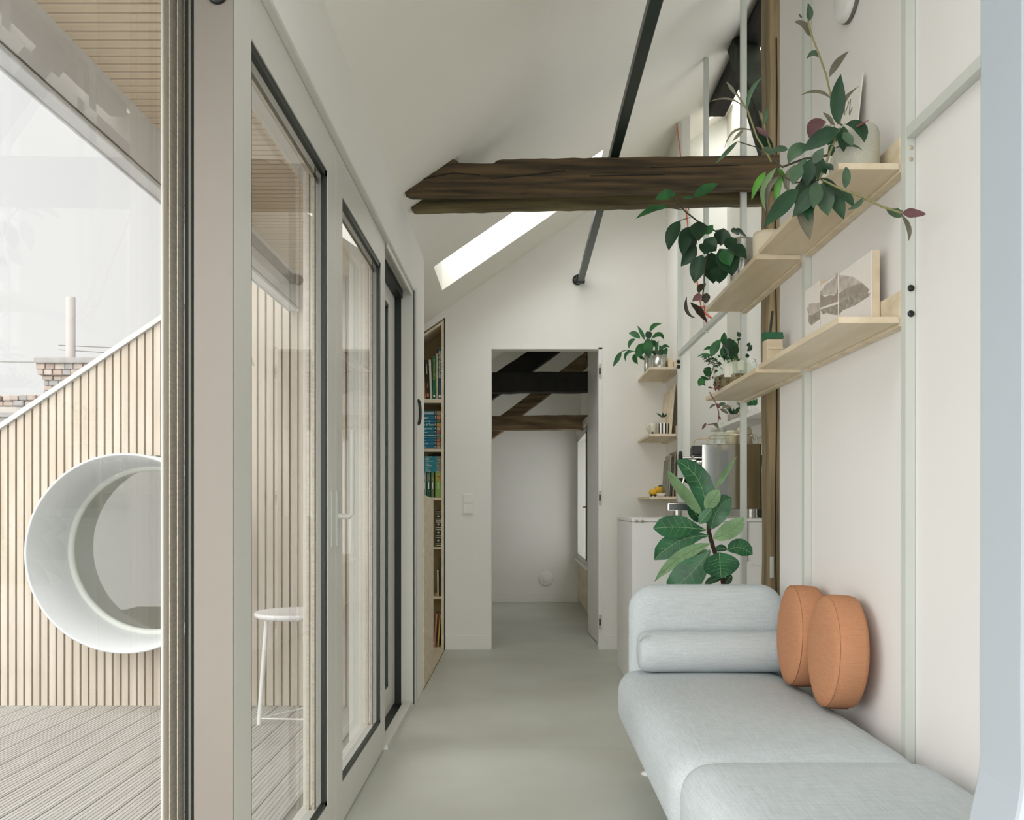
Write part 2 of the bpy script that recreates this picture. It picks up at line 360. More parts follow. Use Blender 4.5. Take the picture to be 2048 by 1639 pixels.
c = MB(); c.tube([(XR, 2.735, 0.97), (XR+0.035, 2.735, 0.97), (XR+0.042, 2.735, 0.977), (XR+0.042, 2.735, 1.23)], 0.009, 10); c.build('lever', M_alu, d2)
d3 = leaf('door_3', 'recessed sliding glass door leaf beside the dark jamb', XO, 3.70, 4.523, 3.80, 4.315)
# near fixed glazing (outer plane) with its edge stack
d0 = struct_empty('window_4', (XO, 1.0, 0), 'large glass pane looking onto the terrace')
MB().box(-0.662, -0.656, -0.7, 1.80, 0.02, 2.06).build('pane', M_glassn, d0)
MB().box(-0.694, -0.688, -0.7, 1.80, 0.02, 2.06).build('pane', M_glassn, d0)
for nm, xx, a, b, m_ in (('gasket', -0.650, 1.7815, 1.80, M_gask), ('bead', -0.6515, 1.7705, 1.785, M_alu), ('gasket', -0.653, 1.752, 1.776, M_gask), ('spacer', -0.6655, 1.7465, 1.7790, M_spacer), ('gasket', -0.6675, 1.7455, 1.7525, M_gask),
                         ('spacer', -0.678, 1.7405, 1.772, M_spacer), ('stile', -0.6955, 1.7525, 1.80, M_alu)):
    MB().box(xx-0.0014, xx, a, b, 0.0, 2.075).build(nm, m_, d0)
MB().box(-0.700, -0.6972, 1.752, 1.83, 0.0, 2.15).build('stile', M_alu, d0)
MB().box(-0.74, -0.636, -0.7, 1.80, 2.06, 2.09).build('rail', M_alu, d0)
MB().box(-0.74, -0.636, -0.7, 1.80, 0.0, 0.02).build('rail', M_alu, d0)
# frame around the row of leaves
c = MB()
c.box(-0.60, -0.538, 4.523, 4.535, 0, 2.10); c.box(-0.60, -0.546, 3.70, 4.53, 2.06, 2.11)
fr = struct(MB().box(-0.58, -0.538, 1.74, 4.53, 2.084, 2.10).build('trim_1', M_alu), 'white sliding door head frame')
MB().box(-0.60, -0.541, 4.526, 4.545, 0, 2.09).build('jamb', M_alu, fr)
MB().box(-0.5415, -0.5375, 4.545, 4.565, 0, 2.09).build('gap', M_gask, fr)
MB().box(-0.545, -0.531, 4.565, 4.625, 0, 2.11).build('cover', M_alu, fr)
MB().box(-0.645, -0.60, 4.526, 4.545, 0, 2.09).build('jamb_pocket', M_gask, fr)
MB().box(-0.628, -0.592, 3.70, 4.526, 2.045, 2.084).build('head_pocket', M_gask, fr)
MB().box(-0.628, -0.588, 3.70, 4.526, 0.0, 0.008).build('track', M_gask, fr)
MB().box(-0.588, -0.545, 3.70, 4.60, 0.0, 0.02).build('threshold', M_alu, fr)
MB().box(-0.551, -0.545, 3.70, 4.545, 2.06, 2.09).build('head', M_alu, fr)
sb = tag(MB().lathe([(0.0001, -0.008), (0.017, -0.008), (0.019, -0.005), (0.019, 0)], T(435, -10, 1.742), 'y', 24).build('bumper', M_black), 'small round black bumper on the beige frame edge', 'bumper')

# ---- terrace: deck, batten wall, soffit, fascia
dk = struct(MB().box(-4.2, -0.66, 0.3, 4.60, -0.12, -0.03).build('floor_terrace', M_soffd), 'weathered timber terrace deck')
pk = MB(); pk.box(-0.0535, 0.0535, 0.3, 4.516, -0.029, 0.0)
for g in range(6):
    gx = -0.042+g*0.0168
    pk.box(gx-0.0042, gx+0.0042, 0.3, 4.49, 0.0, 0.0018)
p0 = pk.build('plank', M_deck, dk); p0.location.x = -0.815
for k in range(1, 27): like(p0, dk, loc=(-0.815-0.1137*k, 0, 0))
YW = 4.50
PCX, PCZ, PR = -1.892, 0.775, 0.478
def top_z(x): return min(2.16, 1.93+0.675*(x+1.79))
c = MB(); c.prism([(-3.8, 0), (-0.66, 0), (-0.66, 2.2), (-1.45, top_z(-1.45)), (-3.8, top_z(-3.8)-0.01)], 'y', 4.519, 4.60)
wt = c.build('wall_terrace', M_pined)
# cut the porthole through the backing
cut = MB().cyl((PCX, 4.56, PCZ), 0.455, -0.3, 0.3, 'y', 64).build('cutter', None)
bm_ = wt.modifiers.new('b', 'BOOLEAN'); bm_.object = cut; bm_.solver = 'EXACT'
dg = bpy.context.evaluated_depsgraph_get(); me2 = bpy.data.meshes.new_from_object(wt.evaluated_get(dg))
wt.modifiers.clear(); wt.data = me2; bpy.data.objects.remove(cut)
struct(wt, 'pale timber batten wall of the terrace')
x = -0.675
while x > -3.7:
    a, b = x-0.0300, x
    zt = top_z((a+b)/2)
    segs = [(0.003, zt)]
    near = min(abs(a-PCX), abs(b-PCX)); 
    if near < PR+0.004:
        hh = math.sqrt(max(0, (PR+0.004)**2-near**2))
        segs = [(0.003, PCZ-hh), (PCZ+hh, zt)]
    for z0, z1 in segs:
        if z1-z0 > 0.02:
            t1 = z1-0.675*0.0285/2 if z1 == zt and zt < 2.15 else z1; t2 = z1+0.675*0.0285/2 if z1 == zt and zt < 2.15 else z1
            MB().prism([(a, z0), (b, z0), (b, t2), (a, t1)], 'y', 4.503, 4.5185).build('batten', M_pine, wt)
    x -= 0.0403
c = MB(); xa, xb = -3.8, -1.46
c.prism([(xa, top_z(xa)), (xb, top_z(xb)), (xb, top_z(xb)+0.028), (xa, top_z(xa)+0.028)], 'y', 4.485, 4.62); c.build('coping', mat('grey_white_coping', '#b9bab9', 0.5), wt)
# porthole
ph = struct_empty('window_1', (PCX, 4.5, PCZ), 'large round porthole window with a deep white metal reveal')
MB().lathe([(0.480, 0.10), (0.480, -0.20), (0.474, -0.203), (0.468, -0.20), (0.437, 0.10), (0.425, 0.13), (0.425, 0.16), (0.455, 0.16)], (PCX, 4.5, PCZ), 'y', 96).build('reveal', mat('white_reveal_metal', '#c6c9c9', 0.4), ph)
MB().lathe([(0.437, 0.118), (0.422, 0.115), (0.414, 0.12), (0.408, 0.13), (0.408, 0.15)], (PCX, 4.5, PCZ), 'y', 96).build('gasket', M_post, ph)
MB().lathe([(0.0001, 0.135), (0.425, 0.135), (0.425, 0.135), (0.425, 0.142), (0.425, 0.142), (0.0001, 0.142)], (PCX, 4.5, PCZ), 'y', 64, False).build('pane', glass_mat('porthole_pane', 1.9, (0.9, 0.93, 0.92, 1)), ph)
MB().box(PCX+0.14, PCX+0.175, 4.43, 4.46, PCZ-0.441, PCZ-0.418).build('latch', mat('grey_latch', '#8a8d8c', 0.5), ph)
# soffit
so = struct(MB().box(-1.155, -0.66, 0.4, 4.5, 2.182, 2.26).build('trim_2', M_soffd), 'slatted timber soffit of the overhang')
s0 = MB().box(-1.106, -0.745, -0.016, 0.016, 2.15, 2.182).build('slat', M_soff, so); s0.location.y = 0.5
k = 1
while 0.5+0.0405*k < 4.48:
    like(s0, so, loc=(0, 0.5+0.0405*k, 0)); k += 1
struct(MB().box(-0.745, -0.66, 0.4, 4.5, 2.10, 2.182).build('trim_3', M_alu), 'white outer head of the sliding doors')
fa = struct(MB().box(-1.150, -1.106, 0.4, 4.49, 1.972, 2.26).build('trim_4', M_fascia, bevel=0.003), 'pale grey metal fascia of the overhang')
MB().box(-1.156, -1.150, 0.4, 4.49, 1.968, 2.27).build('drip_edge', M_fascia, fa)
MB().box(-1.1065, -1.1045, 0.4, 4.49, 1.985, 1.99).build('seam', M_joint, fa)

# ================================================================== TIMBERS
def rough_profile(pts, amp, step=0.05):
    """break straight edges of a polygon into slightly uneven ones"""
    out = []; n = len(pts)
    for i in range(n):
        a = Vector(pts[i]); b = Vector(pts[(i+1) % n]); m = max(1, int((b-a).length/step)); nr = Vector((-(b-a).y, (b-a).x))
        if nr.length: nr.normalize()
        out.append(tuple(a))
        for k in range(1, m):
            out.append(tuple(a.lerp(b, k/m)+nr*random.uniform(-amp, amp)))
    return out
def q(px, py, D): v = T(px, py, D); return (v.x, v.z)
tb = thing('tie_beam', 'pair of dark old timber tie beams crossing the room below the ceiling', 'beam', (0.3, 4.0, 2.4))
D1 = 3.965
pf = [q(808, 385, D1), q(822, 391, D1), q(1000, 389, D1), q(1300, 381, D1), q(1565, 374, D1), q(1590, 374, D1), q(1590, 309, D1), q(1440, 311, D1), q(1210, 314, D1), q(1005, 318, D1), q(993, 320, D1), q(988, 326, D1), q(918, 325, D1), q(914, 320, D1), q(904, 317, D1)]
MB().prism(rough_profile(pf, 0.0022, 0.045), 'y', D1, D1+0.055).build('plank', M_timber, tb, weld=True, bevel=0.004, segs=1)
D2 = 4.17
pf2 = [q(820, 413, D2), q(827, 421, D2), q(1100, 415, D2), q(1300, 410, D2), q(1600, 405, D2), q(1600, 333, D2), q(930, 341, D2)]
MB().prism(rough_profile(pf2, 0.0022, 0.045), 'y', D2, D2+0.06).build('plank', mat('old_timber_olive', '#766a48', 0.8, col2='#3c3520', scale=3, stretch=(0.6, 6, 7), bump=0.5, bscale=22), tb, weld=True, bevel=0.006, segs=1)  # rear plank in a lighter olive brown than the front one
c = MB()   # long drying crack on the face of the front plank
for (x0, y0), (x1, y1) in (((845, 358), (905, 346)), ((905, 346), (960, 350)), ((980, 357), (1060, 350)), ((1060, 350), (1130, 341)), ((1180, 352), (1330, 349)), ((1300, 335), (1480, 330))):
    a = T(x0, y0, D1-0.001); b = T(x1, y1, D1-0.001); c.bar(a, b, 0.004, 0.004)
c.build('crack', M_timberd, tb)
tp = thing('timber_post', 'rough old timber post at the end of the shelf wall', 'post', (1.19, 4.1, 0))
pp = [(1.113, 0), (1.30, 0), (1.30, 3.45), (1.113, 3.45)]
MB().prism(rough_profile(pp, 0.003, 0.12), 'y', 4.035, 4.165).build('shaft', M_timberv, tp, weld=True, bevel=0.006, segs=1)
c = MB(); zs = [0.1+0.25*i for i in range(13)]
for a, b in zip(zs[:-1], zs[1:]): c.bar((1.146+0.004*math.sin(a*5), 4.034, a), (1.146+0.004*math.sin(b*5), 4.034, b), 0.004, 0.006, (0, 1, 0))
c.build('crack', M_timberd, tp)
hp = MB().box(1.117, 1.134, 4.028, 4.034, 0.68, 0.775); hp.build('steel_plate', M_post, tp, bevel=0.001, segs=1)
pu = thing('purlin', 'black old timber purlin running under the ceiling towards the end wall', 'beam', (1.24, 4.9, 3.5))
MB().prism(rough_profile([(1.192, 3.475), (1.30, 3.475), (1.30, 3.64), (1.192, 3.552)], 0.002, 0.03), 'y', 3.55, 5.73).build('shaft', M_timberd, pu, weld=True, bevel=0.006, segs=1)
kb = thing('knee_brace', 'dark diagonal timber brace between post and purlin', 'brace', (1.2, 4.4, 3.0))
MB().bar((1.185, 4.10, 2.55), (1.215, 4.98, 3.58), 0.11, 0.13, (1, 0, 0)).build('shaft', mat('old_timber_green', '#2f3a28', 0.85, col2='#151b12', scale=4, stretch=(5, 2, 2), bump=0.4), kb, bevel=0.006, segs=1)
# back room timbers
def frontal_beam(name, label, px, D, d, m):
    o = MB().prism(rough_profile([q(x, y, D) for x, y in px], 0.003, 0.08), 'y', D, D+d).build(name, m, None, weld=True, bevel=0.006, segs=1)
    return tag(o, label, 'beam')
frontal_beam('tie_beam', 'upper dark horizontal timber in the back room', [(880, 745), (1200, 742), (1200, 782), (880, 784.5)], 7.30, 0.14, M_timberd)
frontal_beam('tie_beam', 'lower brown horizontal timber in the back room', [(880, 832), (1200, 829), (1200, 858), (880, 860)], 8.30, 0.13, M_timberl)
frontal_beam('rafter', 'black slanting timber high in the back room', [(900, 800), (995, 742), (1078, 687), (1140, 687), (1062, 743), (983, 798), (930, 836)], 7.47, 0.12, M_timberd)
frontal_beam('rafter', 'brown slanting timber crossing the back room', [(920, 890), (1003, 829), (1062, 785), (1118, 743), (1172, 702), (1174, 702), (1174, 734), (1160, 745), (1106, 783), (1046, 829), (1005, 862), (960, 893)], 8.45, 0.12, M_timberl)

# ---- open door leaf of the back room
dl = struct_empty('door_4', (0.56, 6.42, 0), 'white flush door leaf opened into the back room')
A, B = Vector((0.566, 6.40, 0)), Vector((0.531, 7.10, 0)); dr = (B-A).normalized(); nx = Vector((dr.y, -dr.x, 0))*0.04
c = MB(); c.add([A+Vector((0, 0, .008)), A+nx+Vector((0, 0, .008)), B+nx+Vector((0, 0, .008)), B+Vector((0, 0, .008)), A+Vector((0, 0, 2.09)), A+nx+Vector((0, 0, 2.09)), B+nx+Vector((0, 0, 2.09)), B+Vector((0, 0, 2.09))],
    [(0,3,2,1),(4,5,6,7),(0,1,5,4),(1,2,6,5),(2,3,7,6),(3,0,4,7)]); c.build('panel', M_white, dl, weld=True, bevel=0.002, segs=1)
for yy in (742, 995, 1243):
    p = T(1200.5, yy, 6.29)
    h_ = MB().box(p.x-0.009, p.x+0.008, 6.281, 6.2895, p.z-0.05, p.z+0.05).build('hinge', M_spacer, dl, bevel=0.002, segs=1)
    MB().cyl((p.x-0.004, 6.279, p.z), 0.006, -0.022, 0.022, 'z', 12).build('knuckle', M_black, h_)
struct(MB().box(0.545, 0.571, 6.287, 6.392, 0, 2.11).build('trim_5', M_white), 'white door jamb strip beside the hinges')
struct(MB().box(-0.206, 0.571, 6.287, 6.392, 2.098, 2.112).build('trim_6', M_wall), 'white door head strip')

# ---- light switch
lw = thing('light_switch', 'white two-gang light switch on the end wall beside the doorway', 'switch', tuple(T(936, 1007, 6.285)))
p = T(936, 1007, 6.28)
MB().box(p.x-0.038, p.x+0.038, 6.281, 6.2895, p.z-0.072, p.z+0.072).build('plate', M_white, lw, bevel=0.003)
for dz in (-0.035, 0.035): MB().box(p.x-0.031, p.x+0.031, 6.276, 6.281, p.z+dz-0.031, p.z+dz+0.031).build('rocker', M_wall, lw, bevel=0.002, segs=1)

# ---- dark steel track resting on the tie beam
tr = thing('light_track', 'dark steel track running over the tie beam to the end wall', 'track', (0.40, 4.5, 2.57))
MB().box(0.396, 0.438, -0.6, 6.215, 2.545, 2.585).build('bar', M_track, tr, bevel=0.004)
MB().lathe([(0.0001, -0.022), (0.028, -0.022), (0.035, -0.016), (0.036, 0)], T(1155, 560, 6.288), 'y', 28).build('end_cap', M_black, tr)
MB().box(0.39, 0.444, 6.2, 6.24, 2.54, 2.60).build('bracket', M_black, tr, bevel=0.002, segs=1)
sp = thing('wall_light', 'round white disc light high on the right wall', 'light', (1.017, 2.75, 2.57))
MB().lathe([(0.0001, -0.03), (0.07, -0.03), (0.08, -0.024), (0.082, -0.01), (0.082, 0)], (1.015, 2.765, 2.575), 'x', 40).build('body', M_white, sp)
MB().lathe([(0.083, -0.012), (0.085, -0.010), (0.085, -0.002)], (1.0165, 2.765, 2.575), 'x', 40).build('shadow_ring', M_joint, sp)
# ---- black curved handle on the pier
hb = tag(MB().tube([Vector((-0.534+d_, 4.68, T(835, y_, 4.68).z)) for y_, d_ in ((799, 0), (803, .008), (814, .012), (825, .013), (836, .012), (845, .008), (849, 0))], 0.008, 8).build('bow_handle', M_black), 'small black bow handle on the white pier by the bookcase', 'handle')

# ================================================================== SHELF FRAME
XP0, XP1 = 0.992, 1.0165        # posts stand proud of the wall
posts = [(2.317, 0.0, 3.42, 'nearest the sofa front, with black bolts'), (3.145, 0.0, 3.42, 'second from the front, between the shelf boards'), (4.04, 0.0, 3.42, 'in front of the coffee machine'),
         (4.856, 1.94, 3.425, 'short hanging one, third from the timber brace'), (5.672, 0.95, 3.425, 'farthest, with the small shelves')]
for i, (D, z0, z1, tx) in enumerate(posts):
    po = thing('shelf_post', 'sage grey steel shelf post '+tx, 'post', (1.0, D, z0), 'posts of the shelf frame')
    ztop = min(z1, ceil_z(XP0)-0.0)
    MB().box(XP0, XP1, D, D+0.03, z0, ztop).build('tube', M_post, po, bevel=0.001, segs=1)
    if i == 0:
        for yy in (576, 627):
            p = T(1822, yy, D); MB().lathe([(0.0001, -0.004), (0.0075, -0.004), (0.009, 0)], (p.x, D, p.z), 'y', 16).build('bolt', M_black, po)
        for yy in (295, 318):
            p = T(1822, yy, D); MB().lathe([(0.0001, -0.002), (0.004, -0.003), (0.0065, 0)], (p.x, D, p.z), 'y', 16).build('screw', M_spacer, po)
    if i == 4:
        for yy in (723, 733):
            p = T(1357, yy, D); MB().lathe([(0.0001, -0.004), (0.011, -0.004), (0.013, 0)], (p.x, D, p.z), 'y', 16).build('bolt', M_black, po)
    if i == 1:
        for zz in (1.57, 1.52): MB().lathe([(0.0001, -0.002), (0.005, -0.003), (0.006, 0)], (XP0, D+0.015, zz), 'x', 12).build('screw', M_spacer, po)
def rail(y0, y1, label):
    o = MB().box(XP0+0.001, XP1, y0, y1, 1.947, 1.976).build('shelf_rail', M_post, None, bevel=0.001, segs=1); return tag(o, label, 'rail', 'rails of the shelf frame')
rail(1.12, 2.316, 'sage grey steel rail on the right wall in front of the first post')
rail(4.071, 5.671, 'sage grey steel rail between the coffee machine post and the farthest post')
# ---- shelves
def shelf(name, label, y0, y1, zb, xo=0.83, up_h=0.085, th=0.017, xi=0.990):
    t = thing(name, label, 'shelf', (0.9, (y0+y1)/2, zb), 'plywood shelves')
    MB().box(xo, xi, y0, y1, zb, zb+th).build('board', M_ply, t, bevel=0.0012, segs=1)
    MB().box(xi+0.0005, XP1-0.0005, y0+0.001, y1-0.001, zb-0.008, zb+up_h).build('upstand', M_plyx, t, bevel=0.001, segs=1)
    return t
ZU, ZL, ZF = 1.879, 1.478, 1.045
shelf('wall_shelf', 'upper plywood shelf nearest the camera, under the trailing plant', 2.349, 3.140, ZU)
shelf('wall_shelf', 'upper plywood shelf over the coffee machine, under the steel pot', 3.178, 4.035, ZU-0.007)
shelf('wall_shelf', 'lower plywood shelf nearest the camera, carrying the fish print boards', 2.349, 3.140, ZL)
shelf('wall_shelf', 'lower plywood shelf over the fiddle leaf fig, carrying the terrarium', 3.178, 4.035, ZL-0.006)
for zz, lb in ((ZU-0.012, 'top small shelf by the doorway, carrying two steel pots'), (ZL-0.035, 'middle small shelf by the doorway, carrying the striped cup'), (ZF, 'lowest small shelf by the doorway, carrying the yellow toy')):
    shelf('wall_shelf', 'plywood '+lb, 5.706, 6.285, zz, 0.818, 0.07)
oc = tag(MB().tube([T(1354, 247, 5.66), T(1362, 320, 5.55), T(1376, 455, 5.2), T(1391, 540, 4.99), T(1403, 620, 4.86), T(1413, 645, 4.82)], 0.004, 6).build('orange_cord', mat('orange_cord', '#d06a4a', 0.7)), 'thin orange cord hanging between the two far posts', 'cord')
kn = MB().tube([T(1403, 615, 4.84), T(1410, 612, 4.83), T(1409, 622, 4.83), T(1402, 619, 4.83), T(1418, 632, 4.82), T(1428, 640, 4.82)], 0.006, 6).build('knot', MATS['orange_cord'], oc)

# ================================================================== SOFA
def fabric(name, c1, c2, sc=260):
    m = mat(name, c1, 0.95, col2=c2, scale=5, spec=0.1)
    nt = m.node_tree; N = nt.nodes; L = nt.links; b = N['Principled BSDF']
    tc = [n for n in N if n.type == 'TEX_COORD'][0]; res = []
    for st in ((14, 260, 260), (260, 14, 260)):
        mp = N.new('ShaderNodeMapping'); mp.inputs['Scale'].default_value = st; L.new(tc.outputs['Object'], mp.inputs[0])
        no = N.new('ShaderNodeTexNoise'); no.inputs['Scale'].default_value = 1.0; no.inputs['Detail'].default_value = 2; L.new(mp.outputs[0], no.inputs['Vector']); res.append(no)
    ad = N.new('ShaderNodeMath'); ad.operation = 'ADD'; L.new(res[0].outputs['Fac'], ad.inputs[0]); L.new(res[1].outputs['Fac'], ad.inputs[1])
    rp = N.new('ShaderNodeValToRGB'); rp.color_ramp.elements[0].position = 0.0; rp.color_ramp.elements[1].position = 1.0
    mr = N.new('ShaderNodeMapRange'); mr.inputs['From Min'].default_value = 0.62; mr.inputs['From Max'].default_value = 1.3; L.new(ad.outputs[0], mr.inputs['Value'])
    mx = N.new('ShaderNodeMix'); mx.data_type = 'RGBA'; mx.inputs['A'].default_value = srgb(c2); mx.inputs['B'].default_value = srgb(c1); L.new(mr.outputs[0], mx.inputs['Factor'])
    L.new(mx.outputs['Result'], b.inputs['Base Color'])
    bp = N.new('ShaderNodeBump'); bp.inputs['Strength'].default_value = 0.25; bp.inputs['Distance'].default_value = 0.002; L.new(ad.outputs[0], bp.inputs['Height']); L.new(bp.outputs[0], b.inputs['Normal'])
    return m
M_sofa = fabric('pale_grey_wool', '#c6cdd0', '#b2babc')
M_terra = fabric('terracotta_wool', '#be8c6b', '#b27e5c')
sf = thing('sofa', 'pale grey upholstered daybed sofa along the right wall', 'sofa', (0.68, 2.3, 0))
def dome(hh):
    def d(p, u, v, w_):
        if w_ > -0.2: p = p + Vector((0, 0, hh*(1-u*u)*(1-v**4)*(w_+0.2)/1.2))
        return p
    return d
s1 = MB().rbox(0.362, 0.988, 2.125, 3.44, 0.165, 0.392, 0.085, 16, dome(0.012)).build('seat', M_sofa, sf, weld=True)
s2 = MB().rbox(0.368, 0.992, 1.14, 2.165, 0.165, 0.404, 0.085, 16, dome(0.010)).build('seat', M_sofa, sf, weld=True)
def lean(p, u, v, w_): return p + Vector((0, 0.02*w_, 0))
MB().rbox(0.405, 0.985, 3.325, 3.455, 0.33, 0.70, 0.062, 14).build('backrest_core', M_sofa, sf, weld=True)
c = MB()   # backrest: rounded-corner panel
def rpanel(mb, x0, x1, z0, z1, y0, y1, R, r, n=10):
    pts = []
    for cx_, cz_, a0 in ((x1-R, z1-R, 0), (x0+R, z1-R, 90), (x0+R*0.7, z0+R*0.7, 180), (x1-R*0.7, z0+R*0.7, 270)):
        RR = R if a0 < 180 else R*0.7
        for k in range(n+1):
            a = math.radians(a0+90*k/n); pts.append((cx_+RR*math.cos(a), cz_+RR*math.sin(a)))
    m = len(pts); cx_ = sum(p[0] for p in pts)/m; cz_ = sum(p[1] for p in pts)/m
    rows = []
    for k in range(9):
        t = math.pi*k/8; ins = r*(1-math.sin(t)); yy = (y0+r)-r*math.cos(t) if k <= 4 else (y1-r)-r*math.cos(t)
        rows.append([(cx_+(p[0]-cx_)*(1-ins/abs(x1-x0)*2), yy, cz_+(p[1]-cz_)*(1-ins/abs(z1-z0)*2)) for p in pts])
    def bulge(f, y, s_): return [(cx_+(p[0]-cx_)*f, y+s_*0.012*(1-f*f), cz_+(p[2]-cz_)*f) for p in rows[0 if s_ < 0 else -1]]
    front = [bulge(f, y0, -1) for f in (0.02, 0.3, 0.6, 0.85)]; back = [bulge(f, y1, 1) for f in (0.85, 0.6, 0.3, 0.02)]
    R_ = front + rows + back
    vs = [p for row in R_ for p in row]; fs = []
    for i in range(len(R_)-1):
        for k in range(m): fs.append((i*m+k, i*m+(k+1) % m, (i+1)*m+(k+1) % m, (i+1)*m+k))
    mb.add(vs, fs, True)
bpy.data.objects.remove([o for o in sf.children if o.name.startswith('backrest_core')][0])
rpanel(c, 0.408, 0.992, 0.30, 0.706, 3.335, 3.475, 0.095, 0.06)
c.build('backrest', M_sofa, sf, weld=True)
c = MB()
prof = [(0.0001, 0), (0.045, 0.002), (0.062, 0.008), (0.070, 0.02), (0.0745, 0.06), (0.0745, 0.28), (0.0745, 0.50), (0.070, 0.545), (0.06, 0.558), (0.0001, 0.562)]
c.lathe(prof, (0.424, 3.262, 0.475), 'x', 40); c.build('bolster', M_sofa, sf, weld=True)
c = MB()
for k in range(9):
    a = math.radians(95+k*14); 
    c.tube([(0.425, 3.262+0.045*math.cos(a+1.57), 0.475+0.045*math.sin(a)), (0.437, 3.262+0.068*math.cos(a+1.57), 0.475+0.068*math.sin(a)), (0.462, 3.262+0.0755*math.cos(a+1.57), 0.475+0.0755*math.sin(a))], [0.001, 0.0025, 0.001], 5)
c.build('gather', M_sofa, sf)
for (x, y) in ((0.48, 3.36), (0.9, 3.36), (0.48, 2.2), (0.9, 2.2), (0.48, 1.3), (0.9, 1.3)):
    MB().lathe([(0.0001, 0), (0.03, 0), (0.031, 0.004), (0.014, 0.012), (0.012, 0.02), (0.012, 0.18), (0.0001, 0.18)], (x, y, 0), 'z', 20).build('foot', M_white, sf)
def round_cushion(label, yc, zc, tilt):
    t = thing('round_cushion', label, 'cushion', (0.95, yc, zc-0.165), 'round cushions on the sofa')
    R = 0.165; M = Matrix.Translation((0.938, yc, zc)) @ Matrix.Rotation(tilt, 4, 'Y') @ Matrix.Rotation(math.radians(-3), 4, 'Z')
    prof = [(0.0001, -0.057), (0.06, -0.056), (0.11, -0.053), (0.14, -0.049), (0.155, -0.044), (0.162, -0.038), (0.165, -0.028), (0.166, 0.0), (0.165, 0.03), (0.162, 0.04), (0.15, 0.046), (0.10, 0.05), (0.0001, 0.052)]
    MB().lathe(prof, (0, 0, 0), 'x', 56).xform(M).build('pad', M_terra, t, weld=True)
    ring = [(-0.0395, 0.1625*math.cos(2*math.pi*k/56), 0.1625*math.sin(2*math.pi*k/56)) for k in range(56)]
    MB().tube(ring, 0.0016, 5, closed=True).xform(M).build('piping', M_terra, t)
    MB().bar((-0.03, -0.035, -0.1625), (0.035, -0.02, -0.1645), 0.006, 0.004).xform(M).build('zip', mat('zip_brown', '#6b4227', 0.6), t)
    return t
round_cushion('terracotta round cushion nearest the camera, leaning on the right wall', 2.668, 0.572, math.radians(3))
round_cushion('terracotta round cushion next to the sofa backrest, behind the other one', 3.004, 0.570, math.radians(3))

# ================================================================== LEAVES AND PLANTS
def leaf_mesh(B, E, w, bend=(0, 0, 0), face=(0, -1, 0.25), fold=0.18, n=7, shape='lance', wave=0.0):
    """leaf blade from B to E, w wide, bowed by bend, looking along face; folded along the midrib"""
    B = Vector(B); E = Vector(E); bend = Vector(bend); face = Vector(face).normalized()
    prof = {'lance': lambda t: math.sin(math.pi*t**0.85)**0.9, 'oval': lambda t: math.sin(math.pi*t)**0.6, 'heart': lambda t: min(1, 3.2*t)**0.7*(1-t)**0.55*1.3,
            'fiddle': lambda t: (0.30+0.75*math.sin(math.pi*max(0, t-0.18)/0.82)**0.75) if 0.04 < t < 0.985 else 0.06, 'strap': lambda t: min(1, 5*t)*min(1, (1-t)*2.2)}[shape]
    vs = []; fs = []; m = 4
    for i in range(n+1):
        t = i/n; p = B.lerp(E, t) + bend*(4*t*(1-t)); tan = (E-B) + bend*(4*(1-2*t)); tan.normalize()
        side = tan.cross(face)
        side = side.normalized() if side.length > 1e-4 else Vector((1, 0, 0)); nr = side.cross(tan).normalized()
        hw = max(0.0004, prof(t)*w/2)
        for j in range(-m//2, m//2+1):
            u = j/(m/2); wv = wave*w*math.sin(t*11+j*1.7)*abs(u)
            vs.append(p + side*hw*u + nr*(fold*hw*abs(u)**1.3 + wv))
    k = m+1
    for i in range(n):
        for j in range(m): fs.append((i*k+j, i*k+j+1, (i+1)*k+j+1, (i+1)*k+j))
    return vs, fs
def leaf_mat(name, c1, c2, rough=0.45, vein=None):
    m = mat(name, c1, rough, col2=c2, scale=14, spec=0.4)
    b = m.node_tree.nodes['Principled BSDF']
    try: b.inputs['Subsurface Weight'].default_value = 0.0
    except Exception: pass
    return m
L_dark = leaf_mat('leaf_dark_green', '#24472c', '#16341f'); L_mid = leaf_mat('leaf_green', '#2f6b35', '#1d4d27'); L_bright = leaf_mat('leaf_bright_green', '#4f8a2a', '#376b20')
L_pale = leaf_mat('leaf_pale_green', '#8fa77b', '#728f62'); L_purp = leaf_mat('leaf_purple', '#6e4a4c', '#4e3538'); L_brown = leaf_mat('leaf_greyish_brown', '#716e5c', '#5a5a4a')
L_sage = leaf_mat('leaf_grey_green', '#4a6449', '#384f3a'); L_red = leaf_mat('leaf_red', '#8b4a44', '#6c3733'); L_dry = leaf_mat('leaf_dry_dark', '#33301f', '#2b1a18')
L_fid = leaf_mat('fiddle_leaf_green', '#2c6a41', '#1e4f30', 0.35); L_fidp = leaf_mat('fiddle_leaf_underside', '#7d9d72', '#678a60', 0.6)
M_stem = mat('plant_stem', '#7c7a4e', 0.6); M_stemd = mat('plant_stem_dark', '#3c3a26', 0.7); M_vein = mat('leaf_vein', '#84a67a', 0.6)
LM = {'d': L_dark, 'm': L_mid, 'b': L_bright, 'p': L_pale, 'u': L_purp, 'n': L_brown, 's': L_sage, 'r': L_red, 'y': L_dry, 'f': L_fid, 'q': L_fidp}
